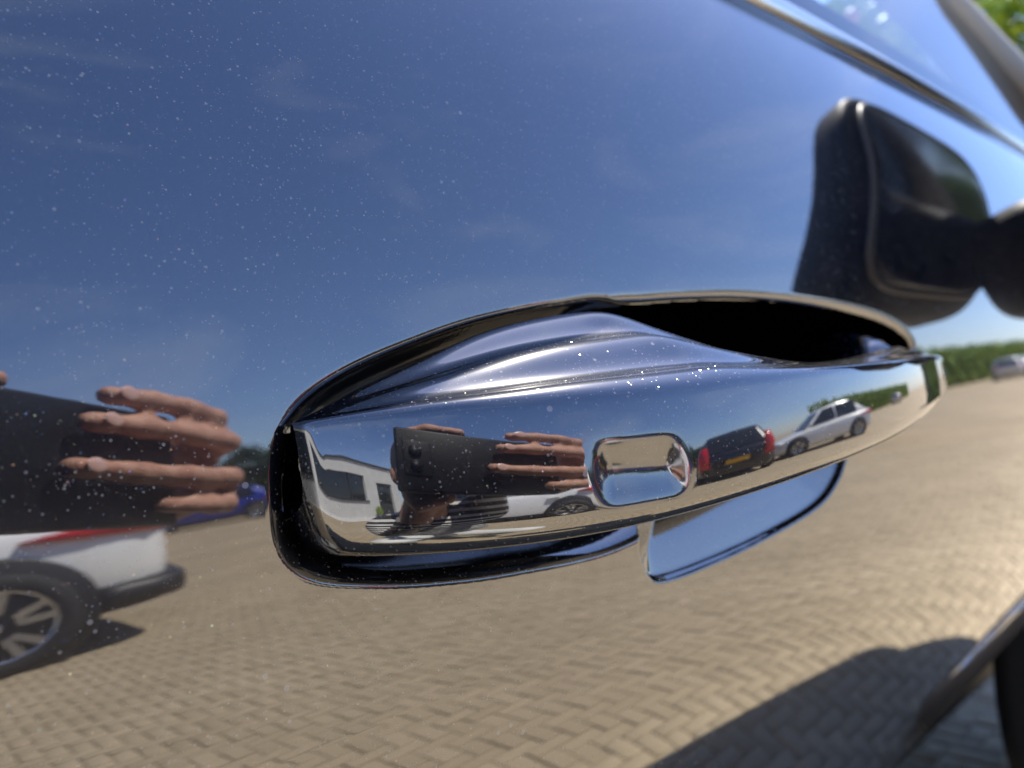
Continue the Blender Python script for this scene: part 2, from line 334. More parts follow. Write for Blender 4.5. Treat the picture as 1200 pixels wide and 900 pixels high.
# ------------------------------------------------------------------ the handle
def ridge_profile():
    s = np.linspace(0, .40, 1601); ds = s[1]-s[0]; Rr = .06+.44*np.clip(s/.2, 0, 1)
    Rr = np.where(s > .30, .10, Rr)
    al = R(48)-np.cumsum(1/Rr)*ds
    return .0652+np.cumsum(np.cos(al))*ds, .14-np.cumsum(np.sin(al))*ds
RX, RY = ridge_profile()
RX, RY = np.concatenate([[RX[0]-.01], RX]), np.concatenate([[RY[0]+.0111], RY])
def make_handle():
    XL, XR = .0640, .378
    u = np.linspace(0, 1, 440)
    x = XL+(XR-XL)*(u-.06*np.sin(2*np.pi*u)*.6)
    yr = np.interp(x, RX, RY)
    ker = np.ones(9)/9; yr = np.convolve(np.pad(yr, 4, 'edge'), ker, 'valid'); yr[:5] = np.interp(x[:5], RX, RY); yr[-5:] = np.interp(x[-5:], RX, RY)
    zc = smooth_interp(x, [.064, .072, .083, .0986, .1167, .1391, .1686, .2124, .268, .32, .378], [.0010, .0014, .0014, .0008, .0001, -.0004, -.0003, -.0001, -.0001, -.0005, -.0015])
    zb = smooth_interp(x, [.064, .0695, .0802, .0953, .1169, .1346, .1629, .2046, .246, .2818, .33, .378], [-.0258, -.0270, -.0285, -.0297, -.0305, -.0303, -.0292, -.0273, -.0254, -.0230, -.019, -.0145])
    zt = smooth_interp(x, [.064, .0702, .0819, .0984, .1144, .1385, .152, .1600, .168, .176, .19, .205, .22, .24, .268, .30, .33, .378], [.0012, .0030, .0072, .0125, .0175, .0219, .0229, .0222, .0188, .0150, .0098, .0058, .0034, .0022, .0024, .0040, .0056, .0060])
    sl = smooth_interp(x, [.064, .082, .098, .1144, .1385, .159, .176, .195, .22, .268, .33, .378], [4.2, 3.6, 2.5, 2.05, 1.80, 1.80, 1.95, 2.7, 4.2, 3.6, 3.0, 2.6])
    # rounded ends in the elevation
    def endf(d, r): d = np.clip(d/r, 0, 1); return np.sqrt(np.maximum(1-(1-d)**2, 0))
    eb = endf(x-XL, .0055); et = endf(x-XL, .0022); er = endf(XR-x, .030)
    mid = zc-.010
    zb = mid+(zb-mid)*np.minimum(np.where(x < .1, .50+.50*eb, 1), er); zt = mid+(zt-mid)*np.minimum(np.where(x < .1, .6+.4*et, 1), er)
    ws = .85-.15*np.clip((x-.10)/.10, 0, 1)
    zm = zc-ws*(zc-zb); Rv = .085
    yc_ = yr+(zc-zm)**2/(2*Rv)
    dy = smooth_interp(x, [.064, .072, .083, .0986, .1144, .1385, .152, .165, .18, .20, .24, .29, .33, .378], [.004, .0125, .0195, .0275, .0345, .0405, .0410, .0370, .0310, .0270, .0240, .0225, .0200, .0150])
    dzt = np.maximum(zt-zc, .0002)
    NV = 110
    Xg = np.repeat(x[:, None], NV, 1); Yg = np.zeros_like(Xg); Zg = np.zeros_like(Xg)
    g_ = np.exp(-.5*(np.arange(-16, 17)/6.0)**2); g_ /= g_.sum()
    for i in range(len(x)):
        a_ = np.linspace(0, 1, 160); zf = zb[i]+(zc[i]-zb[i])*a_
        d0 = np.clip((zf-zb[i])/.0055, 0, 1); yf = yr[i]+(zf-zm[i])**2/(2*Rv)+.0060*(1-np.sqrt(np.maximum(1-(1-d0)**2, 0)))
        b_ = np.linspace(0, 1, 160)[1:]; d = dy[i]*b_
        zt_ = zc[i]+dzt[i]*(1.18*b_-.18*b_*b_+.85*np.sin(2*math.pi*2.2*b_+.5)/(2*math.pi*2.2)-.85*math.sin(.5)/(2*math.pi*2.2)); yt_ = yc_[i]+d
        # the rear edge turns down
        e_ = np.linspace(0, 1, 24)[1:]; ze = zt_[-1]+dzt[i]*.05*e_-.0022*e_*e_; ye = yt_[-1]+.0018*np.sin(e_*math.pi/2)
        ply = np.stack([np.concatenate([yf, yt_, ye]), np.concatenate([zf, zt_, ze])], 1)
        sl_ = np.concatenate([[0], np.cumsum(np.hypot(*np.diff(ply, axis=0).T))]); n_ = int(sl_[-1]/.00022)+40
        q = np.linspace(0, sl_[-1], n_); yy, zz_ = np.interp(q, sl_, ply[:, 0]), np.interp(q, sl_, ply[:, 1])
        ys, zs_ = [np.convolve(np.concatenate([2*w_[0]-w_[16:0:-1], w_, 2*w_[-1]-w_[-2:-18:-1]]), g_, 'valid') for w_ in (yy, zz_)]
        t = np.linspace(0, n_-1, NV); Yg[i] = np.interp(t, np.arange(n_), ys); Zg[i] = np.interp(t, np.arange(n_), zs_)
    def rollb(d, r, amt): d = np.clip(d/r, 0, 1); return amt*(1-np.sqrt(np.maximum(1-(1-d)**2, 0)))
    Yg = Yg+rollb(Xg-XL, .0022, .0030)+rollb(XR-Xg, .020, .012)
    zt = Zg[:, -1]; zb = Zg[:, 0]
    # concave touch pad pressed into the face
    px_, pz_, hx, hz = .1265, -.0178, .0132, .0086
    rr = .0042; qx = np.abs(Xg-px_)-hx+rr; qz = np.abs(Zg-pz_+(Xg-px_)*.06)-hz+rr
    ex_ = np.clip((hx-np.abs(Xg-px_))/.0065, 0, 1); ex_ = ex_*ex_*(3-2*ex_); rz_ = np.clip(np.abs(Zg-pz_+(Xg-px_)*.06)/hz, 0, 1)
    rq = ((np.abs(Xg-px_)/hx)**4.5+(np.abs(Zg-pz_+(Xg-px_)*.06)/hz)**4.5)**(1/4.5)
    e = np.clip(1-rq*rq, 0, 1)**1.4
    Yg = Yg+ex_*(1-rz_**2)**2.1*.0014
    nu, nv = Xg.shape
    front_P = np.stack([Xg, Yg, Zg], -1)
    # back: skirt to a rear surface
    yb = np.maximum(Yg[:, [0, -1]].max(1)+.003, yr+.026); yb = np.minimum(yb, .30)
    zb2 = zb+(zt-zb)*.03; zt2 = zt-(zt-zb)*.03
    back = np.stack([np.stack([x, yb, zt2], -1), np.stack([x, yb+.0015, (zt+zb)/2], -1), np.stack([x, yb, zb2], -1)], 1)
    loop = np.concatenate([front_P, back, front_P[:, :1]], 1)
    pad = np.zeros((nu-1, loop.shape[1]-1), bool); pad[:, :nv-1] = ((np.abs(Xg-px_) < hx*1.02) & (np.abs(Zg-pz_+(Xg-px_)*.06) < hz*1.02))[:-1, :-1]
    return loop, pad
hl, padm = make_handle(); hl[..., 2] += H
NH = full_normals(hl)
handle = grid_obj('door_handle', hl, PAINT, keep=~padm, normals=NH)
tag(grid_obj('touch_pad', hl, flake_paint('touch_pad_paint', (.0022, .0028, .006), True, .085), handle, keep=padm, normals=NH), 'concave touch pad pressed into the handle')
P_(handle); tag(handle, 'glossy midnight blue bow-shaped pull handle')
arm = tube('handle_arm', [(.318, .134, H-.006), (.332, .148, H+.002), (.346, .164, H+.007), (.358, .188, H+.009)], [.008, .009, .009, .012], PAINT, handle, 14)
# ------------------------------------------------------------------ rest of the parked car
YC = 1.05                                   # centre line of the car
def both(name, P, m, flip=False, keep=None, solid=0.):
    """a panel and its mirror image on the far side"""
    a = P_(grid_obj(name, P, m, None, keep, flip, True, solid))
    Q = P.copy(); Q[..., 1] = 2*YC-Q[..., 1]
    b = P_(grid_obj(name, Q, m, None, keep, not flip, True, solid))
    return a, b
def panel(x0, x1, ztop, m, name, far=True, near=True, arch=None, zlo=-.248, n=60):
    x = np.linspace(x0, x1, n); v = np.linspace(0, 1, 70)
    X_, V_ = np.meshgrid(x, v, indexing='ij'); zt_ = ztop(X_) if callable(ztop) else ztop
    Z_ = zlo+(zt_-zlo)*V_
    P = np.stack([X_, flank(X_, Z_), Z_+H], -1)
    keep = None
    if arch:
        c = P[:-1, :-1]; keep = np.hypot(c[..., 0]-arch, c[..., 2]-.33) > .375
    if near and far: return both(name, P, m, False, keep)
    if far: P[..., 1] = 2*YC-P[..., 1]
    return P_(grid_obj(name, P, m, None, keep, bool(far)))
SHELL = flake_paint('midnight_blue_shell_paint', (.0022, .0028, .006), flakes=False)
ztw = lambda x: BELT-.02*np.clip((x-1.1)/.35, 0, 1)-.11*np.clip((x-1.4)/1.0, 0, 1)**1.5
panel(DX0, DX1, BELT, SHELL, 'passenger_door', far=True, near=False)
panel(-1.02, DX0-.005, BELT, SHELL, 'rear_door', arch=-1.36)
panel(-2.05, -1.025, BELT, SHELL, 'rear_wing', arch=-1.36)
panel(DX1+.005, 2.28, ztw, SHELL, 'front_wing', arch=1.76)
# belt line: rolled door top, seal, bright strip, ledge
def extr(name, prof, m, x0=DX0-.9, x1=1.42, n=40, two=True):
    x = np.linspace(x0, x1, n); pr = np.array(prof)
    P = np.zeros((n, len(pr), 3)); P[..., 0] = x[:, None]; P[..., 1] = flank(x, np.full(n, BELT))[:, None]+pr[:, 0]; P[..., 2] = H+BELT+pr[:, 1]
    P[..., 2] += (ztw(x)-BELT)[:, None]*0
    if two: return both(name, P, m)
    return P_(grid_obj(name, P, m))
def arc(cy_, cz_, r, a0, a1, n=9, ky=1.): return [(cy_+ky*r*math.cos(R(a)), cz_+r*math.sin(R(a))) for a in np.linspace(a0, a1, n)]
extr('door_top_edge', arc(.005, -.0002, .005, 180, 80, 10), SHELL)
extr('window_seal', [(.0035, .0046), (.0060, .0062), (.0046, .0080), (.0046, .0105), (.0075, .0118), (.0060, .0130), (.0066, .0150), (.0090, .0160)], GLOSSBLACK)
extr('belt_strip', arc(.0140, .0235, .0090, 222, 105, 14, .9), mat('satin_bright_strip', (.66, .62, .55), .24, 1.))
extr('outer_seal', [(.0110, .0318), (.0125, .0340), (.0165, .0355)], RUBBER)
GB = (.0160, .0346)                         # where the glass leaves the seal (from the skin, from the belt)
RZ, RYE = .56, .365                          # roof edge
def gy(x, t): y0 = flank(x, np.full_like(x, BELT))+GB[0]; return y0+(RYE-y0)*(t**1.12)
def gz(t): return H+BELT+GB[1]+(RZ-BELT-GB[1])*t
def card():
    x = np.linspace(DX0-.86, 1.38, 40); P = np.zeros((40, 6, 3)); y0 = flank(x, np.full(40, BELT))
    for k, (t, dy_) in enumerate(((-.16, .008), (0., .008), (.07, .008), (.135, .010), (.15, .03), (.10, .07))): P[:, k, 0] = x; P[:, k, 1] = (gy(x, np.full(40, max(t, 0)))+dy_); P[:, k, 2] = gz(t)
    return both('door_card', P, CABIN)
card()
def window(name, xb0, xb1, xt0, xt1, m=GLASS):
    t = np.linspace(0, 1, 16); u = np.linspace(0, 1, 30); U, T = np.meshgrid(u, t, indexing='ij')
    X_ = (xb0+(xb1-xb0)*U)*(1-T)+(xt0+(xt1-xt0)*U)*T
    P = np.stack([X_, gy(X_, T), gz(T)], -1); return both(name, P, m)
window('side_window', -.10, 1.36, -.12, .90)
window('rear_side_window', -1.0, -.17, -.98, -.19)
window('quarter_window', -1.62, -1.06, -1.34, -1.04)
window('centre_pillar', -.165, -.105, -.185, -.125, GLOSSBLACK); window('rear_pillar', -1.055, -1.005, -1.035, -.985, GLOSSBLACK)
# roof, screens, bonnet, tail
def spanning(name, xz, yedge, m, crown, n=24):
    xz = np.array(xz); P = np.zeros((len(xz), n, 3)); v = np.linspace(-1, 1, n)
    for i, (x, z) in enumerate(xz):
        ye = yedge(x, z); P[i, :, 0] = x; P[i, :, 1] = YC+v*(YC-ye); P[i, :, 2] = H+z+crown*(1-v*v)
    return P_(grid_obj(name, P, m, flip=True))
spanning('roof', [(.965, .545), (.90, .560), (.6, .578), (0, .59), (-.5, .585), (-1.0, .56), (-1.45, .49)], lambda x, z: RYE-.004, SHELL, .035)
spanning('windscreen', [(1.46, .190), (1.29, .31), (1.12, .430), (.97, .54)], lambda x, z: .20+(RYE-.20)*np.clip((z-.19)/.36, 0, 1)**1.05+.01, GLASS, .03)
spanning('rear_screen', [(-1.45, .49), (-1.75, .34), (-2.0, .20)], lambda x, z: .25+.12*np.clip((z-.2)/.3, 0, 1), GLASS, .03)
spanning('bonnet', [(1.455, .170), (1.7, .150), (1.95, .115), (2.15, .075), (2.28, .035)], lambda x, z: float(flank(np.array(x), np.array(ztw(x))))+.012, SHELL, .05)
spanning('front_bumper', [(2.28, .03), (2.36, -.05), (2.40, -.2), (2.40, -.4), (2.36, -.6), (2.26, -.70)], lambda x, z: .40, SHELL, .0)
spanning('boot_lid', [(-2.0, .20), (-2.1, .14), (-2.16, -.05), (-2.17, -.35), (-2.12, -.62)], lambda x, z: .36, SHELL, .0)
P_(boxo('underbody', (-1.0, 1.36, .62, 1.48, .24, .62), BLACK, bevel=.05))
xk = np.linspace(-.98, 1.38, 50); tk = np.linspace(0, 1, 8); PK = np.zeros((50, 8, 3)); PK[..., 0] = xk[:, None]
yk = flank(xk, np.full(50, -.248))+.006
PK[..., 1] = yk[:, None]+(.60-yk)[:, None]*tk; PK[..., 2] = H-.246-.40*tk**.92
both('sill_cladding', PK, BLACK)
P_(boxo('engine_tray', (1.12, 2.05, .62, 1.48, .22, .60), BLACK, bevel=.05)); P_(boxo('rear_tray', (-1.95, -1.0, .62, 1.48, .24, .60), BLACK, bevel=.05))
P_(boxo('cabin_floor', (-1.9, 1.15, .40, 1.70, .585, .615), CABIN))
def ap(sgn):
    y = lambda a: a if sgn > 0 else 2*YC-a
    return P_(tube('windscreen_pillar', [(1.43, y(.266), H+.205), (1.26, y(.302), H+.325), (1.10, y(.342), H+.440), (.94, y(.398), H+.545)], [.046, .042, .036, .03], BEIGE, None, 10))
ap(1); ap(-1)
boxes = [('dashboard', (.90, 1.42, .40, 1.70, .92, 1.10), CABIN)]
for nm, b_, m_ in boxes: P_(boxo(nm, b_, m_, bevel=.05, seg=4))
for yy in (.68, 1.42):
    st = boxo('front_seat', (-.30, .22, yy-.25, yy+.25, .50, .66), CABIN, bevel=.06, seg=4); P_(st)
    bk = boxo('backrest', (-.06, .06, -.24, .24, -.02, .60), CABIN, st, bevel=.05, seg=4); bk.location = (-.28, yy, .62); bk.rotation_euler = (0, R(-22), 0)
    hr = boxo('headrest', (-.05, .05, -.13, .13, .62, .80), CABIN, st, bevel=.04, seg=4); hr.location = (-.28, yy, .62); hr.rotation_euler = (0, R(-20), 0)
bm = bmesh.new()
for k in range(28):
    pass
bm.free()
ring = [(.52+.06*math.cos(2*math.pi*k/28)*.9, .68+.18*math.sin(2*math.pi*k/28), 1.03+.17*math.cos(2*math.pi*k/28)) for k in range(29)]
P_(tube('steering_wheel', ring, .015, BLACK, None, 8, cap=False))
# wheels -------------------------------------------------------------
TYRE = mat('tyre_rubber', (.02, .02, .02), .8); ALLOY = mat('alloy_silver', (.55, .56, .58), .25, .9); DARKALLOY = mat('dark_hub', (.03, .03, .032), .5)
def lathe(name, prof, m, parent, n=40):
    """prof: (radius, y) pairs turned round the y axis"""
    V, Fc = [], []
    for r_, y_ in prof:
        for k in range(n): a = 2*math.pi*k/n; V.append((r_*math.cos(a), y_, r_*math.sin(a)))
    for i in range(len(prof)-1):
        for k in range(n): Fc.append((i*n+k, i*n+(k+1) % n, (i+1)*n+(k+1) % n, (i+1)*n+k))
    return obj(name, V, Fc, m, parent)
def wheel(parent, loc, side, rad=.33, w_=.21, spokes=5, name='wheel'):
    """side=-1: outer face looks to -y"""
    hub = lathe(name, [(rad*.66, -w_*.40), (rad*.74, -w_*.50), (rad*.94, -w_*.48), (rad, -w_*.34), (rad, w_*.34), (rad*.94, w_*.5), (rad*.6, w_*.5)], TYRE, parent)
    hub.location = loc
    if side > 0: hub.rotation_euler = (0, 0, math.pi)
    lathe('rim', [(rad*.70, -w_*.46), (rad*.665, -w_*.45), (rad*.63, -w_*.30), (rad*.60, w_*.3)], ALLOY, hub)
    lathe('brake_disc', [(.001, -w_*.05), (rad*.60, -w_*.05)], DARKALLOY, hub)
    lathe('hub_cap', [(.001, -w_*.40), (rad*.10, -w_*.39), (rad*.15, -w_*.30), (rad*.16, 0)], ALLOY, hub, 20)
    for k in range(spokes):
        a0 = 2*math.pi*k/spokes+.3
        for sgn in (-1, 1):
            bm = bmesh.new(); a1 = a0+sgn*.22
            pts = []
            for rr_, aa, hw, yy in ((rad*.12, a0+sgn*.12, rad*.055, -w_*.37), (rad*.66, a1, rad*.065, -w_*.43)):
                c_, s_ = math.cos(aa), math.sin(aa); tx, tz = -s_*hw, c_*hw
                pts.append([(rr_*c_-tx, yy, rr_*s_-tz), (rr_*c_+tx, yy, rr_*s_+tz), (rr_*c_+tx, yy+.03, rr_*s_+tz), (rr_*c_-tx, yy+.03, rr_*s_-tz)])
            vv = [[bm.verts.new(p) for p in q] for q in pts]
            for i in range(4): bm.faces.new((vv[0][i], vv[0][(i+1) % 4], vv[1][(i+1) % 4], vv[1][i]))
            bm.faces.new(vv[0][::-1]); bm.faces.new(vv[1])
            objb('spoke', bm, ALLOY, hub)
    return hub
for wx in (-1.36, 1.76):
    P_(wheel(None, (wx, .40, .33), -1)); P_(wheel(None, (wx, 2*YC-.40, .33), 1))
# wing mirror ----------------------------------------------------------
def superbox(name, cen, size, pw, m, parent=None, nu=40, nv=24, shear=None):
    u = np.linspace(-math.pi, math.pi, nu); v = np.linspace(-math.pi/2, math.pi/2, nv); U, V_ = np.meshgrid(u, v, indexing='ij')
    f = lambda a, p: np.sign(a)*np.abs(a)**p
    P = np.stack([size[0]*f(np.cos(V_), pw)*f(np.cos(U), pw), size[1]*f(np.cos(V_), pw)*f(np.sin(U), pw), size[2]*f(np.sin(V_), pw)], -1)
    if shear is not None: P = shear(P)
    return grid_obj(name, P+np.array(cen), m, parent)
def mir_shape(P):
    x, y, z = P[..., 0], P[..., 1], P[..., 2]
    P = P.copy(); P[..., 0] = np.where(x < 0, x*.55, x)+np.abs(z)*0-y*.12; P[..., 2] = z+.10*(-y)*.35
    return P
MX, MZ = 1.0, .232
MIRROR_SHELL = mat('matt_black_mirror_shell', (.004, .004, .005), .55, spec=.25)
def lean(P): P = P.copy(); P[..., 1] += P[..., 2]*.58; P[..., 0] += P[..., 2]*.42; return P
mirror = superbox('wing_mirror', (MX, .050, H+MZ), (.255, .050, .155), .42, MIRROR_SHELL, None, 56, 36, lean); P_(mirror)
tag(mirror, 'folded gloss black wing mirror')
superbox('mirror_glass', (MX-.01, .098, H+MZ), (.218, .005, .122), .35, mat('mirror_dark_reflection', (.018, .018, .02), .1, 1.), mirror, 40, 20, lean)  # glass coloured near-black for the dark reflection of a folded mirror
pts_ = [(MX-.01+.223*np.sign(math.cos(a))*abs(math.cos(a))**.4, .098, H+MZ+.127*np.sign(math.sin(a))*abs(math.sin(a))**.4) for a in np.linspace(0, 2*math.pi, 61)]
pts_ = [(x_+(z_-H-MZ)*.42, y_+(z_-H-MZ)*.58, z_) for x_, y_, z_ in pts_]
tube('glass_surround', pts_, .0045, mat('grey_surround', (.20, .18, .15), .4), mirror, 6, cap=False)
superbox('mirror_foot', (1.20, .125, H+.135), (.13, .085, .085), .5, MIRROR_SHELL, mirror, 40, 24)
# ------------------------------------------------------------------ paving
PV = mat('block_paving', rough=.85, spec=.3)
t_ = N(PV, 'ShaderNodeTexCoord'); oi = N(PV, 'ShaderNodeNewGeometry')
n1 = N(PV, 'ShaderNodeTexNoise'); n1.inputs['Scale'].default_value = 1.3; n1.inputs['Detail'].default_value = 5
n2 = N(PV, 'ShaderNodeTexNoise'); n2.inputs['Scale'].default_value = 90; n2.inputs['Detail'].default_value = 5
r1 = N(PV, 'ShaderNodeValToRGB'); r1.color_ramp.elements[0].color = (.25, .198, .125, 1); r1.color_ramp.elements[1].color = (.43, .35, .235, 1)
r1.color_ramp.elements[0].position = .25; r1.color_ramp.elements[1].position = .75
ad = N(PV, 'ShaderNodeMath', operation='MULTIPLY_ADD'); ad.inputs[1].default_value = .35
a2 = N(PV, 'ShaderNodeMath', operation='MULTIPLY_ADD'); a2.inputs[1].default_value = .42
cm = N(PV, 'ShaderNodeMath', operation='MULTIPLY_ADD'); cm.inputs[1].default_value = .15; cm.inputs[2].default_value = .045
LK(PV, t_.outputs['Object'], n1.inputs['Vector']); LK(PV, t_.outputs['Object'], n2.inputs['Vector'])
LK(PV, oi.outputs['Random Per Island'], cm.inputs[0]); LK(PV, n2.outputs['Fac'], ad.inputs[0]); LK(PV, cm.outputs[0], ad.inputs[2])
LK(PV, n1.outputs['Fac'], a2.inputs[0]); LK(PV, ad.outputs[0], a2.inputs[2]); LK(PV, a2.outputs[0], r1.inputs[0]); LK(PV, r1.outputs[0], bsdf(PV).inputs['Base Color'])
bp = N(PV, 'ShaderNodeBump'); bp.inputs['Strength'].default_value = .5; bp.inputs['Distance'].default_value = .003
LK(PV, n2.outputs['Fac'], bp.inputs['Height']); LK(PV, bp.outputs[0], bsdf(PV).inputs['Normal'])
PVO = PV.copy(); PVO.name = 'block_paving_piece'     # single bricks: tone per object
oinf = N(PVO, 'ShaderNodeObjectInfo')
for l in list(PVO.node_tree.links):
    if l.from_socket.name == 'Random Per Island':
        ts = l.to_socket; PVO.node_tree.links.remove(l); LK(PVO, oinf.outputs['Random'], ts)
# far paving: the same bond as a material
PF = mat('block_paving_far', rough=.9, spec=.3)
t_ = N(PF, 'ShaderNodeTexCoord'); br = N(PF, 'ShaderNodeTexBrick'); br.inputs['Scale'].default_value = 9.6
br.inputs['Color1'].default_value = (.37, .295, .19, 1); br.inputs['Color2'].default_value = (.30, .235, .15, 1); br.inputs['Mortar'].default_value = (.22, .175, .115, 1)
br.inputs['Mortar Size'].default_value = .02; n1 = N(PF, 'ShaderNodeTexNoise'); n1.inputs['Scale'].default_value = .8; n1.inputs['Detail'].default_value = 6
hs = N(PF, 'ShaderNodeHueSaturation'); mr = N(PF, 'ShaderNodeMapRange'); mr.inputs['To Min'].default_value = .6; mr.inputs['To Max'].default_value = 1.4
LK(PF, t_.outputs['Object'], br.inputs['Vector']); LK(PF, t_.outputs['Object'], n1.inputs['Vector']); LK(PF, n1.outputs['Fac'], mr.inputs['Value']); LK(PF, mr.outputs[0], hs.inputs['Value'])
LK(PF, br.outputs['Color'], hs.inputs['Color']); LK(PF, hs.outputs[0], bsdf(PF).inputs['Base Color'])
SAND = noisy(mat('jointing_sand', rough=.95), (.22, .17, .11), (.30, .24, .16), 30)
BX0, BX1, BY0, BY1 = -4.4, 7.0, -7.0, 1.0
# ground sheet with a rectangular hole in which the laid bricks stand
V = [(-400, -400, 0), (400, -400, 0), (400, 400, 0), (-400, 400, 0), (BX0, BY0, 0), (BX1, BY0, 0), (BX1, BY1, 0), (BX0, BY1, 0)]
ground = obj('ground', V, [(0, 1, 5, 4), (1, 2, 6, 5), (2, 3, 7, 6), (3, 0, 4, 7)], PF, smooth=False); tag(ground, kind='structure')
tag(obj('jointing_sand', [(BX0, BY0, -.0022), (BX1, BY0, -.0022), (BX1, BY1, -.0022), (BX0, BY1, -.0022)], [(0, 1, 2, 3)], SAND, smooth=False), kind='structure')
pav = empty('paving', (0, 0, 0)); tag(pav, kind='structure')
G = .052; J = .0016
bricks = []
for i in range(int(BX0/G)-1, int(BX1/G)+1):
    for j in range(int(BY0/G)-1, int(BY1/G)+1):
        c = (i-j) % 4
        if c == 0: q = (i*G, (i+2)*G, j*G, (j+1)*G)
        elif c == 3: q = (i*G, (i+1)*G, j*G, (j+2)*G)
        else: continue
        if q[0] < BX0+.001 or q[1] > BX1-.001 or q[2] < BY0+.001 or q[3] > BY1-.001: continue
        bricks.append(q)
def brick_geo(w_, d_):
    a, b = w_/2-J, d_/2-J; e = .003
    V = [(-a, -b, -.006), (a, -b, -.006), (a, b, -.006), (-a, b, -.006), (-a, -b, .0), (a, -b, .0), (a, b, .0), (-a, b, .0),
         (-a+e, -b+e, .002), (a-e, -b+e, .002), (a-e, b-e, .002), (-a+e, b-e, .002)]
    Fc = [(8, 9, 10, 11)]+[(k, (k+1) % 4, 4+(k+1) % 4, 4+k) for k in range(4)]+[(4+k, 4+(k+1) % 4, 8+(k+1) % 4, 8+k) for k in range(4)]
    return np.array(V), np.array(Fc)
GH = brick_geo(2*G, G); GV = brick_geo(G, 2*G)
mh, mv = mesh_from(*GH), mesh_from(*GV)
for me_ in (mh, mv): me_.materials.append(PVO)
def pri(q):
    x, y = (q[0]+q[1])/2, (q[2]+q[3])/2
    return math.hypot((x-1.0)/1.25, (y+.9)/1.0)
bricks.sort(key=pri)
for q in bricks[:300]:
    hz_ = q[1]-q[0] > .09
    o = bpy.data.objects.new('brick', mh if hz_ else mv); C.objects.link(o); o.parent = pav
    o.location = ((q[0]+q[1])/2, (q[2]+q[3])/2, random.uniform(-.0022, .0022)); o.rotation_euler = (random.gauss(0, .006), random.gauss(0, .006), random.gauss(0, .006))
VV, FF, off = [], [], 0
for q in bricks[300:]:
    g = GH if q[1]-q[0] > .09 else GV
    p = g[0].copy(); p[:, 2] += p[:, 0]*random.gauss(0, .008)+p[:, 1]*random.gauss(0, .008)
    VV.append(p+np.array([(q[0]+q[1])/2, (q[2]+q[3])/2, random.uniform(-.0022, .0022)])); FF.append(g[1]+off); off += len(p)
VV = np.concatenate(VV); FF = np.concatenate(FF)
me = bpy.data.meshes.new('m'); me.vertices.add(len(VV)); me.vertices.foreach_set('co', VV.ravel().astype(np.float32)); me.loops.add(FF.size); me.loops.foreach_set('vertex_index', FF.ravel().astype(np.int32))
me.polygons.add(len(FF)); me.polygons.foreach_set('loop_start', (np.arange(len(FF))*4).astype(np.int32)); me.update(calc_edges=True)
tag(link('brick_field', me, PV, pav, smooth=False), kind='stuff')
# ------------------------------------------------------------------ other cars
DGLASS = mat('dark_window_glass', (.012, .014, .016), .03, coat=0., spec=.8)
RED = mat('red_lamp_lens', (.55, .008, .012), .15, coat=.5); CLEAR = mat('clear_lamp_lens', (.75, .77, .8), .1, .3)
YPLATE = mat('yellow_number_plate', (.78, .42, .015), .4); WPLATE = mat('white_number_plate', (.8, .8, .78), .4)
def carpaint(name, col, metal=0.): return mat(name, col, .3, metal, 1., .5)
def loft(name, rings, m, parent, sub=2, close=True):
    n = len(rings[0]); V = [p for r_ in rings for p in r_]; Fc = []
    for i in range(len(rings)-1):
        for k in range(n if close else n-1): Fc.append((i*n+k, i*n+(k+1) % n, (i+1)*n+(k+1) % n, (i+1)*n+k))
    Fc.append(tuple(range(n-1, -1, -1))); Fc.append(tuple(range((len(rings)-1)*n, len(rings)*n)))
    o = obj(name, V, Fc, m, parent)
    if sub: md = o.modifiers.new('sub', 'SUBSURF'); md.levels = sub; md.render_levels = sub
    return o
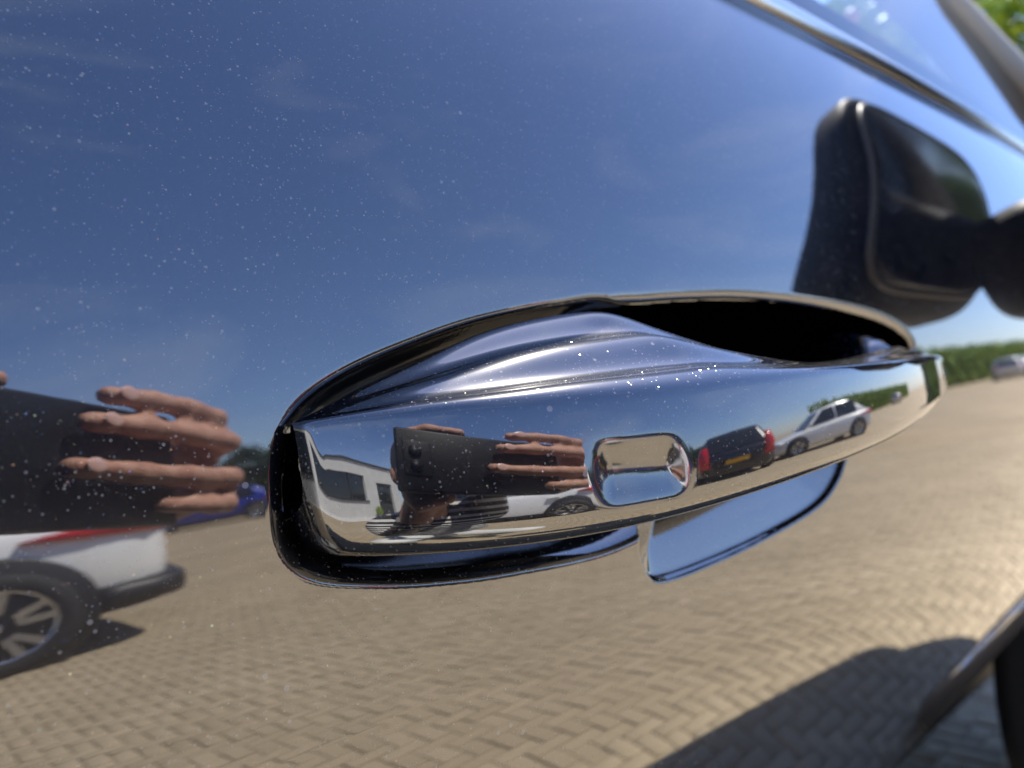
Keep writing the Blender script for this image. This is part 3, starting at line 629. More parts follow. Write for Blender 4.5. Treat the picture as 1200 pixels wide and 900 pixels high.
def make_car(name, label, loc, rz, paint, Lg=4.4, W=1.82, Ht=1.55, suv=False, estate=False, clad=False, group=None, detail=True, rear_plate=True, lamps='side', cat='car'):
    root = empty(name, loc, rz, label, cat, group)
    h = W/2; zl = .24 if suv else .20; zb = Ht*.60; f, r_ = Lg/2, -Lg/2
    def ring(x, hw, z0, z1, cr=.03):
        half = [(0, z0), (hw*.80, z0), (hw*.95, z0+.06), (hw, z0+(z1-z0)*.35), (hw*.995, z0+(z1-z0)*.65), (hw*.955, z1-.05), (hw*.86, z1), (0, z1+cr)]
        return [(x, y, z) for y, z in half]+[(x, -y, z) for y, z in half[-2:0:-1]]
    nose = zb*.80
    body = loft('body', [ring(f, h*.62, zl+.10, nose*.80), ring(f-.06, h*.80, zl+.03, nose*.92), ring(f-.28, h*.94, zl, nose), ring(f-.9, h, zl, zb*.93), ring(f-1.35, h, zl, zb), ring(0, h, zl, zb), ring(r_+1.2, h, zl, zb*1.02),
                       ring(r_+.45, h*.98, zl+.02, zb*1.03), ring(r_+.12, h*.88, zl+.08, zb*1.03), ring(r_, h*.66, zl+.14, zb*.98)], paint, root)
    # cabin
    xa, xb_, xc, xd = f-1.15, f-1.85, (r_+.55 if (suv or estate) else r_+.95), (r_+.12 if (suv or estate) else r_+.28)
    hb, ht = h*.90, h*.66
    def cab(x, zt): 
        return x
    zt = Ht
    S = [(xa, zb-.04, hb*.93), (xb_, zt-.05, ht), ((xb_+xc)/2, zt, ht*1.01), (xc, zt-.05, ht*.97), (xd, zb-.02, hb*.90)]
    low = [xa, xb_-.05, (xb_+xc)/2, xc-.03, xd-.02]
    rings = []
    top = np.array([(s[0], s[1], s[2]) for s in S])
    xi = np.linspace(0, 4, 21); tx = np.interp(xi, range(5), top[:, 0]); tz = np.interp(xi, range(5), top[:, 1]); tw = np.interp(xi, range(5), top[:, 2])
    for x, z, w_ in zip(tx, tz, tw):
        k = np.clip((z-zb)/(zt-zb), 0.02, 1)
        rings.append([(x, hb*.97, zb-.06), (x, hb*.97+(w_-hb*.97)*.5 if k > .5 else hb*.95, zb+(z-zb)*.5), (x, w_, z-.03*k), (x, w_*.85, z), (x, 0, z+.02*k), (x, -w_*.85, z), (x, -w_, z-.03*k), (x, -(hb*.97+(w_-hb*.97)*.5) if k > .5 else -hb*.95, zb+(z-zb)*.5), (x, -hb*.97, zb-.06)])
    n = 9; V = [p for q in rings for p in q]; Fc = [(i*n+k, (i+1)*n+k, (i+1)*n+k+1, i*n+k+1) for i in range(len(rings)-1) for k in range(n-1)]
    obj('cabin', V, Fc, paint, root)
    def pane(nm, a, b, c, d, outw):                     # four corners in order, pushed out a little
        o_ = Vector(outw)*.012; q = [Vector(p)+o_ for p in (a, b, c, d)]
        V = []; 
        for i in range(7):
            for j in range(7):
                u, v = i/6, j/6; p = (q[0]*(1-u)+q[1]*u)*(1-v)+(q[3]*(1-u)+q[2]*u)*v; V.append(p+o_*1.2*(1-(2*u-1)**2)*(1-(2*v-1)**2))
        return obj(nm, V, [(i*7+j, (i+1)*7+j, (i+1)*7+j+1, i*7+j+1) for i in range(6) for j in range(6)], DGLASS, root)
    zw0, zw1 = zb+.03, zt-.10
    yw = lambda z: hb*.975+(ht-hb*.97)*np.clip((z-zb)/(zt-.03-zb), 0, 1)
    for sg in (1, -1):
        out = (0, sg, .35); mid = f-2.35
        xw = lambda z, fr: (xa+(xb_-xa)*(z-zb)/(zt-zb)-.18) if fr else (xd+(xc-xd)*(z-zb)/(zt-zb)+.25)
        pane('side_window', (xw(zw0, 1), sg*yw(zw0), zw0), (mid+.04, sg*yw(zw0), zw0), (mid+.04, sg*yw(zw1), zw1), (min(xw(zw1, 1), xb_+.02), sg*yw(zw1), zw1), out)
        pane('rear_side_window', (mid-.04, sg*yw(zw0), zw0), (mid-.95, sg*yw(zw0), zw0), (mid-.95, sg*yw(zw1), zw1), (mid-.04, sg*yw(zw1), zw1), out)
        if suv or estate: pane('quarter_window', (mid-1.03, sg*yw(zw0), zw0), (xd+.38, sg*yw(zw0), zw0+.06), (xc+.05, sg*yw(zw1), zw1-.04), (mid-1.03, sg*yw(zw1), zw1), out)
    def scr(nm, x0, x1, s0, s1):
        k0, k1 = .08, .88; p = lambda k, sg: (x0+(x1-x0)*k, sg*(s0+(s1-s0)*k)*.88, zb+(zt-.05-zb)*k)
        d = 1 if x0 > x1 else -1
        pane(nm, p(k0, 1), p(k0, -1), p(k1, -1), p(k1, 1), (d*.8, 0, .6))
    scr('windscreen', xa, xb_, hb*.93, ht); scr('rear_screen', xd, xc, hb*.90, ht*.97)
    rad = .36 if suv else .32
    for wx in (f-.88, r_+.85):
        for sg in (1, -1):
            lathe_o = lathe('wheel_arch', [(.001, 0), (rad*1.16, 0), (rad*1.20, .01), (rad*1.20, .10)], BLACK, root, 32)
            lathe_o.location = (wx, -h*1.004 if sg < 0 else h*1.004, rad+.02); 
            if sg > 0: lathe_o.rotation_euler = (0, 0, math.pi)
            wheel(root, (wx, sg*(h-.085), rad), -1 if sg < 0 else 1, rad, .23)
    if clad:
        for sg in (1, -1):
            boxo('sill_cladding', (r_+1.28, f-1.32, min(sg*h*.96, sg*h*1.012), max(sg*h*.96, sg*h*1.012), zl-.02, zl+.17), BLACK, root, .02)
        loft('rear_cladding', [[(x, y, z) for y, z in ((h*k*.97, zl-.02+u*.06), (h*k*1.01, zl+.10), (h*k*1.01, zl+.20), (h*k*.985, zl+.28), (-h*k*.985, zl+.28), (-h*k*1.01, zl+.20), (-h*k*1.01, zl+.10), (-h*k*.97, zl-.02+u*.06))] for x, k, u in ((r_+.44, 1.004, 0), (r_+.42, 1.004, 0), (r_+.25, .99, .3), (r_+.10, .94, .8), (r_-.02, .82, 1.2), (r_-.035, .60, 1.4))], BLACK, root, 1)
        loft('front_cladding', [[(x, y, z) for y, z in ((h*k, zl-.02), (h*k, zl+.24), (-h*k, zl+.24), (-h*k, zl-.02))] for x, k in ((f-.42, 1.0), (f-.12, .90), (f+.03, .74))], BLACK, root, 0)
    for sg in (1, -1):
        z1 = zb*.80
        if lamps == 'side':                              # lens wrapping round the rear corner
            loft('tail_lamp', [[(x, sg*y, z) for y, z in ((h*k+.015, zb*(.89-e_)), (h*k+.028, zb*.905), (h*k+.015, zb*(.92+e_)), (h*k-.12, zb*(.92+e_)), (h*k-.12, zb*(.89-e_)))] for x, k, e_ in ((r_+.72, .985, -.01), (r_+.45, .965, .02), (r_+.14, .875, .045), (r_-.01, .64, .05))], RED, root, 0)
        elif lamps == 'tall':
            loft('tail_lamp', [[(r_+dx, sg*y, z) for dx, y in ((.02, h*w0), (-.045, h*w0+.01), (.0, h*w1), (.10, h*w1+.03))] for z, w0, w1 in ((zb*.66, .62, .86), (zb*.86, .66, .88), (zb*1.03, .64, .88), (zb*1.30, .66, .78))], RED, root, 0)
        else:
            loft('tail_lamp', [[(r_+dx, sg*y, z) for dx, y in ((.02, h*.50), (-.045, h*.52), (.0, h*.86), (.16, h*.93))] for z in (zb*.72, zb*.80, zb*.92)], RED, root, 0)
        loft('headlamp', [[(x, sg*y, z) for y, z in ((h*k, z1*.80), (h*k+.02, z1*.90), (h*k-.02, z1*.97), (h*k-.2, z1*.94), (h*k-.2, z1*.80))] for x, k in ((f-.42, .945), (f-.2, .90), (f-.02, .76))], CLEAR, root, 0)
        mo = boxo('door_mirror', (-.05, .05, -.11, .11, -.06, .06), paint, root, .035, 4, True); mo.location = (xa-.12, sg*(h+.07), zb+.08)
        for dx in (0, -1.0): boxo('door_handle', (f-2.3+dx, f-2.1+dx, min(sg*h*.97, sg*(h+.03)), max(sg*h*.97, sg*(h+.03)), zb*.83, zb*.87), paint, root, .008)
    boxo('grille', (f-.05, f+.015, -h*.42, h*.42, zl+.18, zl+.36), BLACK, root, .02)
    boxo('number_plate', (r_-.055, r_-.035, -.26, .26, zb*.66, zb*.66+.11), YPLATE, root)
    boxo('front_number_plate', (f+.02, f+.04, -.26, .26, zl+.10, zl+.21), WPLATE, root)
    if suv:
        for sg in (1, -1): tube('roof_rail', [(xb_-.1, sg*ht*.93, zt+.01), (xb_-.3, sg*ht*.95, zt+.045), (xc+.2, sg*ht*.95, zt+.045), (xc, sg*ht*.93, zt+.0)], .018, GLOSSBLACK, root, 8)
    return root
WHITE = carpaint('white_car_paint', (.80, .80, .78)); SILV = carpaint('silver_car_paint', (.50, .51, .53), .35); BLK = carpaint('black_car_paint', (.006, .006, .008)); BLU = carpaint('royal_blue_car_paint', (.01, .03, .28), .2)
# rear end towards +x, parked parallel to the blue car on the other side of the lane
make_car('white_suv', 'white sport utility car with black wheel arch cladding parked across the lane', (-1.0, -4.55, 0), math.pi, WHITE, Lg=4.30, W=1.84, Ht=1.62, suv=True, clad=True)
make_car('black_hatchback', 'black estate car with tall red tail lamps and yellow rear plate', (4.9, -6.0, 0), R(-56), BLK, Lg=4.5, W=1.85, Ht=1.55, estate=True, lamps='tall')
make_car('blue_car', 'royal blue car parked in front of the dark hedge', (7.0, -21.5, 0), R(200), BLU, Lg=4.2, Ht=1.45)
make_car('white_hatchback', 'white five door hatchback parked beside the black estate', (8.0, -4.7, 0), R(-143), WHITE, Lg=4.1, Ht=1.48)
make_car('silver_car', 'silver estate car parked along the sunny hedge', (44, -9.0, 0), R(-10), SILV, Lg=4.5, Ht=1.48, estate=True)
make_car('grey_hatchback', 'grey hatchback parked along the sunny hedge behind the silver estate', (50.5, -9.8, 0), R(-10), carpaint('mid_grey_car_paint', (.22, .23, .24), .3), Lg=4.2, Ht=1.5)
# ------------------------------------------------------------------ building
RENDER_W = noisy(mat('pale_render', rough=.9), (.50, .50, .49), (.60, .60, .58), 2.0, bump=.15, bscale=40)
ANTH = mat('anthracite_frame', (.035, .038, .042), .5)
def rbox(name, b, m, parent, bevel=0.): return boxo(name, b, m, parent, bevel)
bl = empty('office_building', (-9.5, -5.5, 0), R(-90), 'long low white rendered building with a dark strip window and entrance door', 'building')
def bw(x0, x1, z0, z1, nm='wall'): return rbox(nm, (x0, x1, -.15, .15, z0, z1), RENDER_W, bl)
bw(-9, -4.6, 0, 3.5); bw(-4.6, 2.2, 0, 1.25); bw(-4.6, 2.2, 2.75, 3.5); bw(2.2, 3.3, 0, 3.5); bw(3.3, 4.9, 2.45, 3.5); bw(4.9, 5.6, 0, 3.5)
rbox('side_wall', (5.3, 5.6, -9, -.15, 0, 3.5), RENDER_W, bl)
rbox('roof', (-9.2, 5.75, -9.2, .25, 3.5, 3.62), ANTH, bl)
rbox('plinth', (-9, 3.2, .15, .20, 0, .22), mat('pale_plinth', (.7, .7, .68), .8), bl)
rbox('room_back', (-9, 5.3, -4, -3.9, 0, 3.5), CABIN, bl); 
for k in range(5):
    x0 = -4.6+k*1.36; wn = rbox('window', (x0+.04, x0+1.32, -.08, -.05, 1.29, 2.71), DGLASS, bl)
    rbox('window_frame', (x0, x0+.05, -.10, .02, 1.25, 2.75), ANTH, wn)
rbox('window_sill', (-4.7, 2.3, .12, .24, 1.19, 1.25), ANTH, bl)
dr = rbox('door', (3.36, 4.84, -.06, -.0, .02, 2.42), ANTH, bl); rbox('door_pane', (3.56, 4.64, .0, .012, 1.1, 2.25), DGLASS, dr); rbox('door_handle', (4.62, 4.68, .0, .07, .95, 1.25), CHROME, dr)
GREEN = [noisy(mat('leaf_green_%d' % i, rough=.55, spec=.3), a, b, 1.5) for i, (a, b) in enumerate((((.05, .10, .015), (.10, .19, .02)), ((.02, .045, .012), (.045, .09, .018)), ((.16, .26, .025), (.30, .40, .05))))]
def leaves(name, pts, size, m, parent=None, jitter=1.):
    """one small folded leaf quad per point"""
    n = len(pts); a = RNG.normal(size=(n, 3)); a /= np.linalg.norm(a, axis=1)[:, None]; b = np.cross(a, RNG.normal(size=(n, 3))); b /= np.linalg.norm(b, axis=1)[:, None]
    s = size*RNG.uniform(.6, 1.4, (n, 1)); V = np.stack([pts-a*s, pts+b*s*.5, pts+a*s, pts-b*s*.5], 1).reshape(-1, 3); f = np.arange(n*4).reshape(-1, 4)
    me = bpy.data.meshes.new('m'); me.vertices.add(len(V)); me.vertices.foreach_set('co', V.ravel().astype(np.float32)); me.loops.add(f.size); me.loops.foreach_set('vertex_index', f.ravel().astype(np.int32))
    me.polygons.add(n); me.polygons.foreach_set('loop_start', (np.arange(n)*4).astype(np.int32)); me.update(calc_edges=True)
    return link(name, me, m, parent, smooth=False)
pot = empty('potted_plant', (-8.95, -8.25, 0), 0, 'small leafy shrub in a dark pot beside the office door', 'plant')
lathe_p = lathe('pot', [(.001, .02), (.15, .02), (.21, .4), (.19, .4), (.17, .34), (.001, .34)], ANTH, pot, 24); lathe_p.rotation_euler = (R(90), 0, 0)
q = RNG.normal(size=(700, 3)); q = q/np.linalg.norm(q, axis=1)[:, None]*RNG.uniform(.2, 1, (700, 1))**.5*np.array([.27, .27, .30])+np.array([0, 0, .62]); leaves('foliage', q, .045, GREEN[2], pot)
def hedge(name, label, a, b, hgt, thick, m, n, size):
    a, b = np.array(a, float), np.array(b, float); L_ = np.linalg.norm(b-a); d = (b-a)/L_; nn = np.array([-d[1], d[0]])
    root = empty(name, (a[0], a[1], 0), 0, label, 'hedge')
    u = RNG.uniform(0, 1, n); v = RNG.uniform(-1, 1, n); wv = RNG.uniform(0, 1, n)
    top = hgt*(.86+.10*np.sin(u*L_*1.7+1)+.06*np.sin(u*L_*4.1)+.05*RNG.normal(size=n)); 
    side = RNG.uniform(size=n) < .6; v = np.where(side, np.sign(v)*(.85+.15*RNG.uniform(size=n)), v); z = np.where(side, wv**.8*top, top*RNG.uniform(.9, 1.02, n))
    w2 = thick/2*(1+.15*np.sin(u*L_*2.3+z*2))
    P = np.stack([d[0]*u*L_+nn[0]*v*w2, d[1]*u*L_+nn[1]*v*w2, z], -1)
    leaves('foliage', P, size, m, root)
    core = np.array([[d[0]*t*L_+nn[0]*s_*thick*.36, d[1]*t*L_+nn[1]*s_*thick*.36, z_] for t in (0, 1) for s_ in (-1, 1) for z_ in (0, hgt*.74)])
    obj('stems', core, [(0, 1, 3, 2), (4, 6, 7, 5), (0, 4, 5, 1), (2, 3, 7, 6), (1, 5, 7, 3)], mat(name+'_stems', (.02, .03, .012), .9), root, smooth=False)
    return root
hedge('dark_hedge', 'dark green boundary hedge behind the royal blue car', (-1.5, -26), (18, -25), 3.2, 1.6, GREEN[1], 26000, .09)
hedge('sunny_hedge', 'bright green sunlit hedge behind the silver estate', (25.0, -15.5), (90, -13.0), 3.3, 2.4, GREEN[2], 40000, .17)
hedge('front_hedge', 'green hedge ahead of the midnight blue car', (15, 0.0), (19.0, 14), 2.6, 1.6, GREEN[2], 22000, .10)
def tree(name, label, loc, hgt, rad, m, n=9000, seed=1):
    rg = np.random.default_rng(seed); root = empty(name, loc, 0, label, 'tree', )
    tr = tube('trunk', [(0, 0, 0), (.05, .02, hgt*.3), (-.03, .05, hgt*.6), (.04, 0, hgt*.85)], [.16, .13, .08, .03], mat(name+'_bark', (.09, .06, .04), .9), root, 10)
    cl = []
    for k in range(22):
        a = rg.uniform(0, 6.28); r_ = rad*rg.uniform(.25, .8); z = hgt*rg.uniform(.38, .95); r_ *= 1.1-abs(z/hgt-.6); c = np.array([r_*math.cos(a), r_*math.sin(a), z])
        tube('limb', [(0, 0, z*.72), tuple(c*np.array([.5, .5, .9])), tuple(c)], [.05, .03, .012], tr.data.materials[0], root, 6)
        q = rg.normal(size=(n//22, 3)); q = q/np.linalg.norm(q, axis=1)[:, None]*rg.uniform(.1, 1, (n//22, 1))**.45*rad*rg.uniform(.28, .45)*np.array([1, 1, .75])+c; cl.append(q)
    leaves('crown', np.concatenate(cl), .085*max(1, hgt/6), m, root); return root
tree('leafy_tree', 'leafy green tree ahead of the midnight blue car', (26, 8.6, 0), 13, 4.6, GREEN[2], 16000, 3)
tree('young_tree', 'young tree with thin crown behind the dark hedge', (-3.5, -22.0, 0), 5.0, 1.8, GREEN[1], 7000, 5)
# ------------------------------------------------------------------ people
def fleshy(name, blobs, m, parent=None, voxel=.01, smooth_it=4, world=True):
    """one continuous surface: tapered limbs fused by a voxel remesh. blobs: lists of (point, radius[, (sx,sy)])"""
    bm = bmesh.new()
    def ball(c, r_, sc_=(1, 1, 1)):
        mt = Matrix.Translation(c) @ Matrix.Diagonal((r_*sc_[0], r_*sc_[1], r_*sc_[2], 1)); bmesh.ops.create_icosphere(bm, subdivisions=2, radius=1, matrix=mt)
    def cone(a, b, ra, rb):
        a, b = Vector(a), Vector(b); d = b-a
        if d.length < 1e-5: return
        mt = Matrix.Translation((a+b)/2) @ d.to_track_quat('Z', 'Y').to_matrix().to_4x4()
        bmesh.ops.create_cone(bm, cap_ends=True, segments=14, radius1=ra, radius2=rb, depth=d.length, matrix=mt)
    for ch in blobs:
        if ch[0] == 'e': ball(Vector(ch[1]), 1, ch[2]); continue
        for i, (p, r_) in enumerate(ch):
            ball(Vector(p), r_)
            if i: cone(ch[i-1][0], p, ch[i-1][1], r_)
    me = bpy.data.meshes.new('m'); bm.to_mesh(me); bm.free(); o = link(name, me, m, parent)
    md = o.modifiers.new('fuse', 'REMESH'); md.mode = 'VOXEL'; md.voxel_size = voxel; md.use_smooth_shade = True
    sm = o.modifiers.new('soft', 'SMOOTH'); sm.iterations = smooth_it; sm.factor = .5
    return o
SKIN = noisy(mat('skin', rough=.45, spec=.4), (.40, .19, .13), (.62, .36, .26), 95, bump=.25, bscale=700); bsdf(SKIN).inputs['Subsurface Weight'].default_value = .0
NAIL = mat('finger_nail', (.70, .44, .38), .2); HAIR = mat('brown_hair', (.05, .03, .02), .5)
STRIPE = mat('striped_jersey', rough=.85)
t_ = N(STRIPE, 'ShaderNodeTexCoord'); wv = N(STRIPE, 'ShaderNodeTexWave'); wv.wave_type = 'BANDS'; wv.bands_direction = 'Z'; wv.inputs['Scale'].default_value = 14; wv.inputs['Distortion'].default_value = .6
rr = N(STRIPE, 'ShaderNodeValToRGB'); rr.color_ramp.interpolation = 'CONSTANT'; rr.color_ramp.elements[0].color = (.012, .012, .018, 1); rr.color_ramp.elements[1].position = .62; rr.color_ramp.elements[1].color = (.55, .54, .52, 1)
LK(STRIPE, t_.outputs['Object'], wv.inputs['Vector']); LK(STRIPE, wv.outputs['Fac'], rr.inputs[0]); LK(STRIPE, rr.outputs[0], bsdf(STRIPE).inputs['Base Color'])
WTR = noisy(mat('white_cotton', rough=.9), (.60, .60, .58), (.70, .70, .68), 20); SHOE = mat('dark_shoe', (.02, .02, .02), .6)
DENIM = noisy(mat('dark_trousers', rough=.9), (.015, .016, .022), (.03, .032, .04), 40); LBLUE = noisy(mat('light_blue_shirt', rough=.9), (.42, .55, .72), (.52, .64, .80), 12)
def cam_pt(s, v, w_=0.): return Vector((0, 0, H))+cx*s+cy*v-cz*w_          # phone frame: right, up, towards the door
fw = Vector((.646, .762, 0)); rt = Vector((.762, -.646, 0)); PC = Vector((.046, -.038, 0))
def body_pt(back, right, z): p = PC-fw*back+rt*right; return Vector((p.x, p.y, z))
# phone ----------------------------------------------------------------
CASE = mat('dark_phone_case', (.004, .004, .005), .5, spec=.3); 
phone = empty('phone', tuple(cam_pt(.063, .022, -.008)), 0, 'dark phone held sideways in both hands close to the door', 'phone')
def phone_box(nm, s0, s1, v0, v1, w0, w1, m, parent, bev, seg=3):
    bm = bmesh.new(); box(bm, s0, s1, v0, v1, w0, w1); mtx = Matrix(((cx[0], cy[0], -cz[0], 0), (cx[1], cy[1], -cz[1], 0), (cx[2], cy[2], -cz[2], H), (0, 0, 0, 1)))
    bm.transform(Matrix.Translation(-Vector(phone.location)) @ mtx); bmesh.ops.recalc_face_normals(bm, faces=bm.faces)
    return objb(nm, bm, m, parent, True, bev, seg)
phone_box('case', -.024, .150, -.0055, .066, -.0125, -.0040, CASE, phone, .003)
phone_box('screen', -.020, .146, -.002, .062, -.0132, -.0127, GLOSSBLACK, phone, .0)
phone_box('lens_island', -.016, .012, .012, .050, -.0040, -.0022, CASE, phone, .0012)
for v in (.022, .038):
    c = cam_pt(-.004, v, -.0016)-Vector(phone.location); tube('lens', [c, c-cz*.0012], .0065, CASE, phone, 20)
# photographer -----------------------------------------------------------
ph = empty('person', tuple(body_pt(.5, 0, 0)), 0, 'person in a striped jersey and white trousers crouching with a phone', 'person')
def PP(o): o.parent = ph; o.matrix_parent_inverse = Matrix.Translation(-Vector(ph.location)); return o
Cp = cam_pt
rw = Cp(.196, .032, -.040); lw = Cp(.010, -.005, -.095)
sh_r, sh_l = body_pt(.46, .21, .90), body_pt(.44, -.17, .84)
el_r, el_l = Cp(.175, .105, -.28), body_pt(.30, -.14, .72)
# right hand: palm behind the phone's right end, fingers wrapped round its back
def finger(pts, r0, r1):
    """tapered finger with slightly thicker joints and a flattened tip"""
    out = []; n = len(pts)
    for i, p in enumerate(pts):
        r_ = r0+(r1-r0)*i/(n-1); r_ *= .90; out.append((p, r_*(1.07 if 0 < i < n-1 else 1.0)))
        if i < n-1: out.append((p.lerp(pts[i+1], .5), (r_+(r1-r0)*.5/(n-1))*.92))
    return out
FR = [([Cp(.186, .058, -.010), Cp(.178, .0665, .004), Cp(.150, .0690, .0060), Cp(.120, .0690, .0060), Cp(.092, .0675, .0050)], .0088, .0066),
      ([Cp(.190, .046, -.012), Cp(.184, .0490, .006), Cp(.150, .0500, .0072), Cp(.115, .0505, .0066), Cp(.080, .0500, .0050)], .0092, .0068),
      ([Cp(.190, .024, -.012), Cp(.184, .0235, .006), Cp(.148, .0225, .0070), Cp(.108, .0230, .0066), Cp(.068, .0245, .0050)], .0092, .0068),
      ([Cp(.188, .009, -.012), Cp(.182, .0060, .003), Cp(.165, .0045, .0050), Cp(.146, .0045, .0046), Cp(.128, .0050, .0036)], .0082, .0060)]
palmR = [[(Cp(.178, .052, -.020), .014), (Cp(.188, .018, -.026), .015), (rw, .024)], [(Cp(.184, .035, -.020), .016), (rw, .024)], [(Cp(.180, .014, -.022), .013), (rw, .024)]]
thR = [[(Cp(.184, .014, -.028), .013), (Cp(.168, .008, -.028), .011), (Cp(.148, .008, -.024), .0095), (Cp(.128, .010, -.0215), .008)]]
FL = [([Cp(-.012, .045, -.034), Cp(-.006, .0670, -.022), Cp(.012, .0720, -.012), Cp(.046, .0700, -.008)], .0088, .0064),
      ([Cp(-.012, .030, -.036), Cp(-.010, .040, -.030), Cp(.014, .042, -.022), Cp(.034, .040, -.020)], .0088, .0066),
      ([Cp(-.012, .016, -.038), Cp(-.012, .022, -.030), Cp(.010, .022, -.022), Cp(.030, .021, -.020)], .0088, .0066),
      ([Cp(-.012, .002, -.040), Cp(-.014, .006, -.032), Cp(.006, .005, -.022), Cp(.022, .004, -.020)], .0080, .0060)]
palmL = [[(Cp(-.010, .040, -.040), .012), (lw, .024)], [(Cp(-.010, .022, -.044), .014), (lw, .024)], [(Cp(-.010, .004, -.048), .013), (lw, .024)]]
thL = [[(Cp(-.008, -.004, -.050), .013), (Cp(.000, -.016, -.040), .011), (Cp(.012, -.012, -.026), .0095), (Cp(.030, -.008, -.0205), .008)]]
hands = [finger(*f_) for f_ in FR+FL]+palmR+thR+palmL+thL
armsl = [[(rw, .024), (rw.lerp(el_r, .35), .034), (el_r, .038), (el_r.lerp(sh_r, .4), .042)], [(lw, .024), (lw.lerp(el_l, .35), .034), (el_l, .038), (el_l.lerp(sh_l, .4), .042)]]
hc = body_pt(.335, .0, 1.02)
headb = [('e', hc, (.075, .088, .112)), ('e', hc+fw*.03+Vector((0, 0, -.045)), (.055, .06, .06)), [(hc+Vector((0, 0, -.06))-fw*.03, .052), (body_pt(.42, 0, .89), .058)],
         ('e', hc+fw*.088+Vector((0, 0, -.02)), (.014, .014, .024)), ('e', hc+rt*.078+Vector((0, 0, -.005)), (.018, .018, .03)), ('e', hc-rt*.078+Vector((0, 0, -.005)), (.018, .018, .03))]
PP(fleshy('body', hands+armsl+headb, SKIN, None, .0032, 3))
for s0, v0, w0 in ((.0985, .0680, .0118), (.0865, .0503, .0122), (.0745, .0243, .0122)):
    bm = bmesh.new(); bmesh.ops.create_uvsphere(bm, u_segments=14, v_segments=8, radius=1)
    c = Cp(s0, v0, w0-.0003); mtx = Matrix(((cx[0], cy[0], -cz[0], c[0]), (cx[1], cy[1], -cz[1], c[1]), (cx[2], cy[2], -cz[2], c[2]), (0, 0, 0, 1)))
    bm.transform(mtx @ Matrix.Diagonal((.0058, .0044, .0010, 1))); PP(objb('finger_nail', bm, NAIL, None, True))
PP(fleshy('hair', [('e', hc-fw*.02+Vector((0, 0, .025)), (.086, .098, .108)), ('e', hc-fw*.07+Vector((0, 0, -.05)), (.075, .06, .11))], HAIR, None, .008, 3))
for sg in (-1, 1):
    bm = bmesh.new(); bmesh.ops.create_uvsphere(bm, u_segments=12, v_segments=8, radius=.012); bm.transform(Matrix.Translation(hc+fw*.074+rt*.032*sg+Vector((0, 0, .005)))); PP(objb('eye', bm, mat('eye', (.05, .03, .02), .1), None, True))
mo_ = fleshy('mouth', [[(hc+fw*.083-rt*.022+Vector((0, 0, -.06)), .007), (hc+fw*.088+Vector((0, 0, -.06)), .008), (hc+fw*.083+rt*.022+Vector((0, 0, -.06)), .007)]], mat('lips', (.45, .16, .13), .4), None, .003, 2); PP(mo_)
pel = body_pt(.66, 0, .42)
PP(fleshy('jersey', [[(body_pt(.44, 0, .84), .10), (body_pt(.52, 0, .70), .135), (body_pt(.62, 0, .52), .14)], [(sh_r, .062), (body_pt(.44, 0, .83), .10), (sh_l, .062)], [(body_pt(.50, .09, .72), .115), (body_pt(.50, -.09, .72), .115)],
                     [(sh_r, .060), (el_r.lerp(sh_r, .35), .052), (el_r, .047), (el_r.lerp(rw, .3), .042)], [(sh_l, .060), (el_l.lerp(sh_l, .35), .052), (el_l, .047), (el_l.lerp(lw, .85), .032)]], STRIPE, None, .012, 5))
kn_r, kn_l = body_pt(.24, .20, .50), body_pt(.22, -.17, .52); an_r, an_l = body_pt(.46, .20, .10), body_pt(.42, -.17, .10)
PP(fleshy('trousers', [[(body_pt(.66, .08, .43), .145), (kn_r, .078), (an_r, .055)], [(body_pt(.66, -.08, .43), .145), (kn_l, .078), (an_l, .055)], [(body_pt(.62, .0, .50), .15), (pel, .16)]], WTR, None, .012, 5))
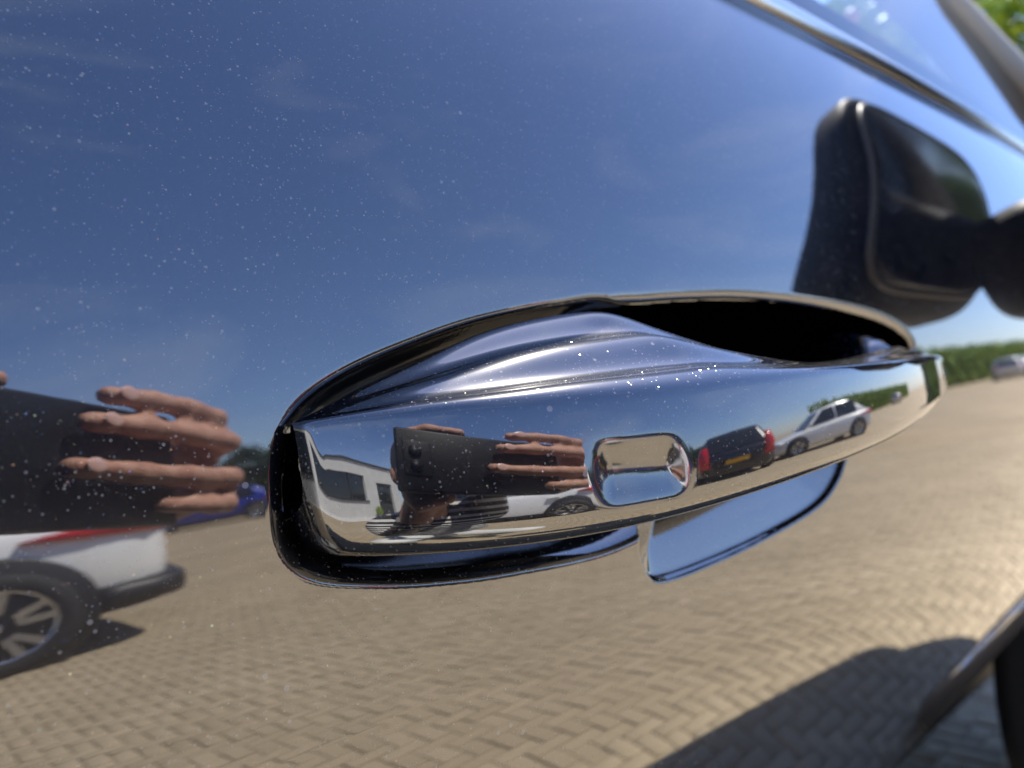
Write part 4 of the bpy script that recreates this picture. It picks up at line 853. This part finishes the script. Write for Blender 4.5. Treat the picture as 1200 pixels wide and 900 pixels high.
for a_ in (an_r, an_l): PP(fleshy('shoe', [[(a_+Vector((0, 0, -.02))-fw*.05, .045), (Vector((a_.x, a_.y, .042))+fw*.08, .040), (Vector((a_.x, a_.y, .036))+fw*.16, .034)]], SHOE, None, .01, 3))
# bystander ahead of the car, arm raised to shade the eyes ------------------
by = empty('person', (2.78, 1.10, 0), 0, 'person in a light blue shirt with raised arms ahead of the bonnet', 'person')
def B(x, y, z): return Vector((x, y, z))
def PB(o): o.parent = by; return o
PB(fleshy('body', [[(B(0, 0, 1.50), .06), (B(0, 0, 1.62), .055)], ('e', B(-.02, 0, 1.74), (.088, .078, .115)), ('e', B(-.11, 0, 1.72), (.015, .014, .022)), [(B(0, 0, 1.50), .05), (B(0, -.2, 1.46), .045), (B(-.02, -.26, 1.82), .04), (B(-.02, -.22, 2.10), .03), (B(-.02, -.20, 2.18), .028), (B(-.02, -.19, 2.27), .03), (B(-.02, -.19, 2.34), .02)],
                   [(B(0, 0, 1.50), .05), (B(0, .2, 1.46), .045), (B(-.02, .24, 1.80), .04), (B(-.02, .12, 2.06), .032), (B(-.02, .08, 2.13), .028), (B(-.02, .04, 2.20), .03)]], SKIN, None, .01, 3))
PB(fleshy('shirt', [[(B(0, 0, 1.44), .13), (B(0, 0, 1.2), .15), (B(0, 0, .95), .15)], [(B(0, -.2, 1.46), .075), (B(0, .2, 1.46), .075)], [(B(0, .09, 1.25), .14), (B(0, -.09, 1.25), .14), ], [(B(0, -.2, 1.46), .075), (B(-.02, -.26, 1.82), .062), (B(-.02, -.22, 2.10), .045)], [(B(0, .2, 1.46), .075), (B(-.02, .24, 1.80), .062), (B(-.02, .12, 2.06), .045)]], LBLUE, None, .014, 5))
PB(fleshy('trousers', [[(B(0, -.09, .92), .13), (B(0, -.11, .5), .085), (B(.01, -.11, .08), .06)], [(B(0, .09, .92), .13), (B(0, .11, .5), .085), (B(.01, .11, .08), .06)]], DENIM, None, .014, 4))
for s_ in (-1, 1): PB(fleshy('shoe', [[(B(.03, .11*s_, .05), .045), (B(-.16, .12*s_, .04), .038)]], SHOE, None, .012, 3))
PB(fleshy('hair', [('e', B(.005, 0, 1.775), (.095, .085, .10))], HAIR, None, .01, 3))
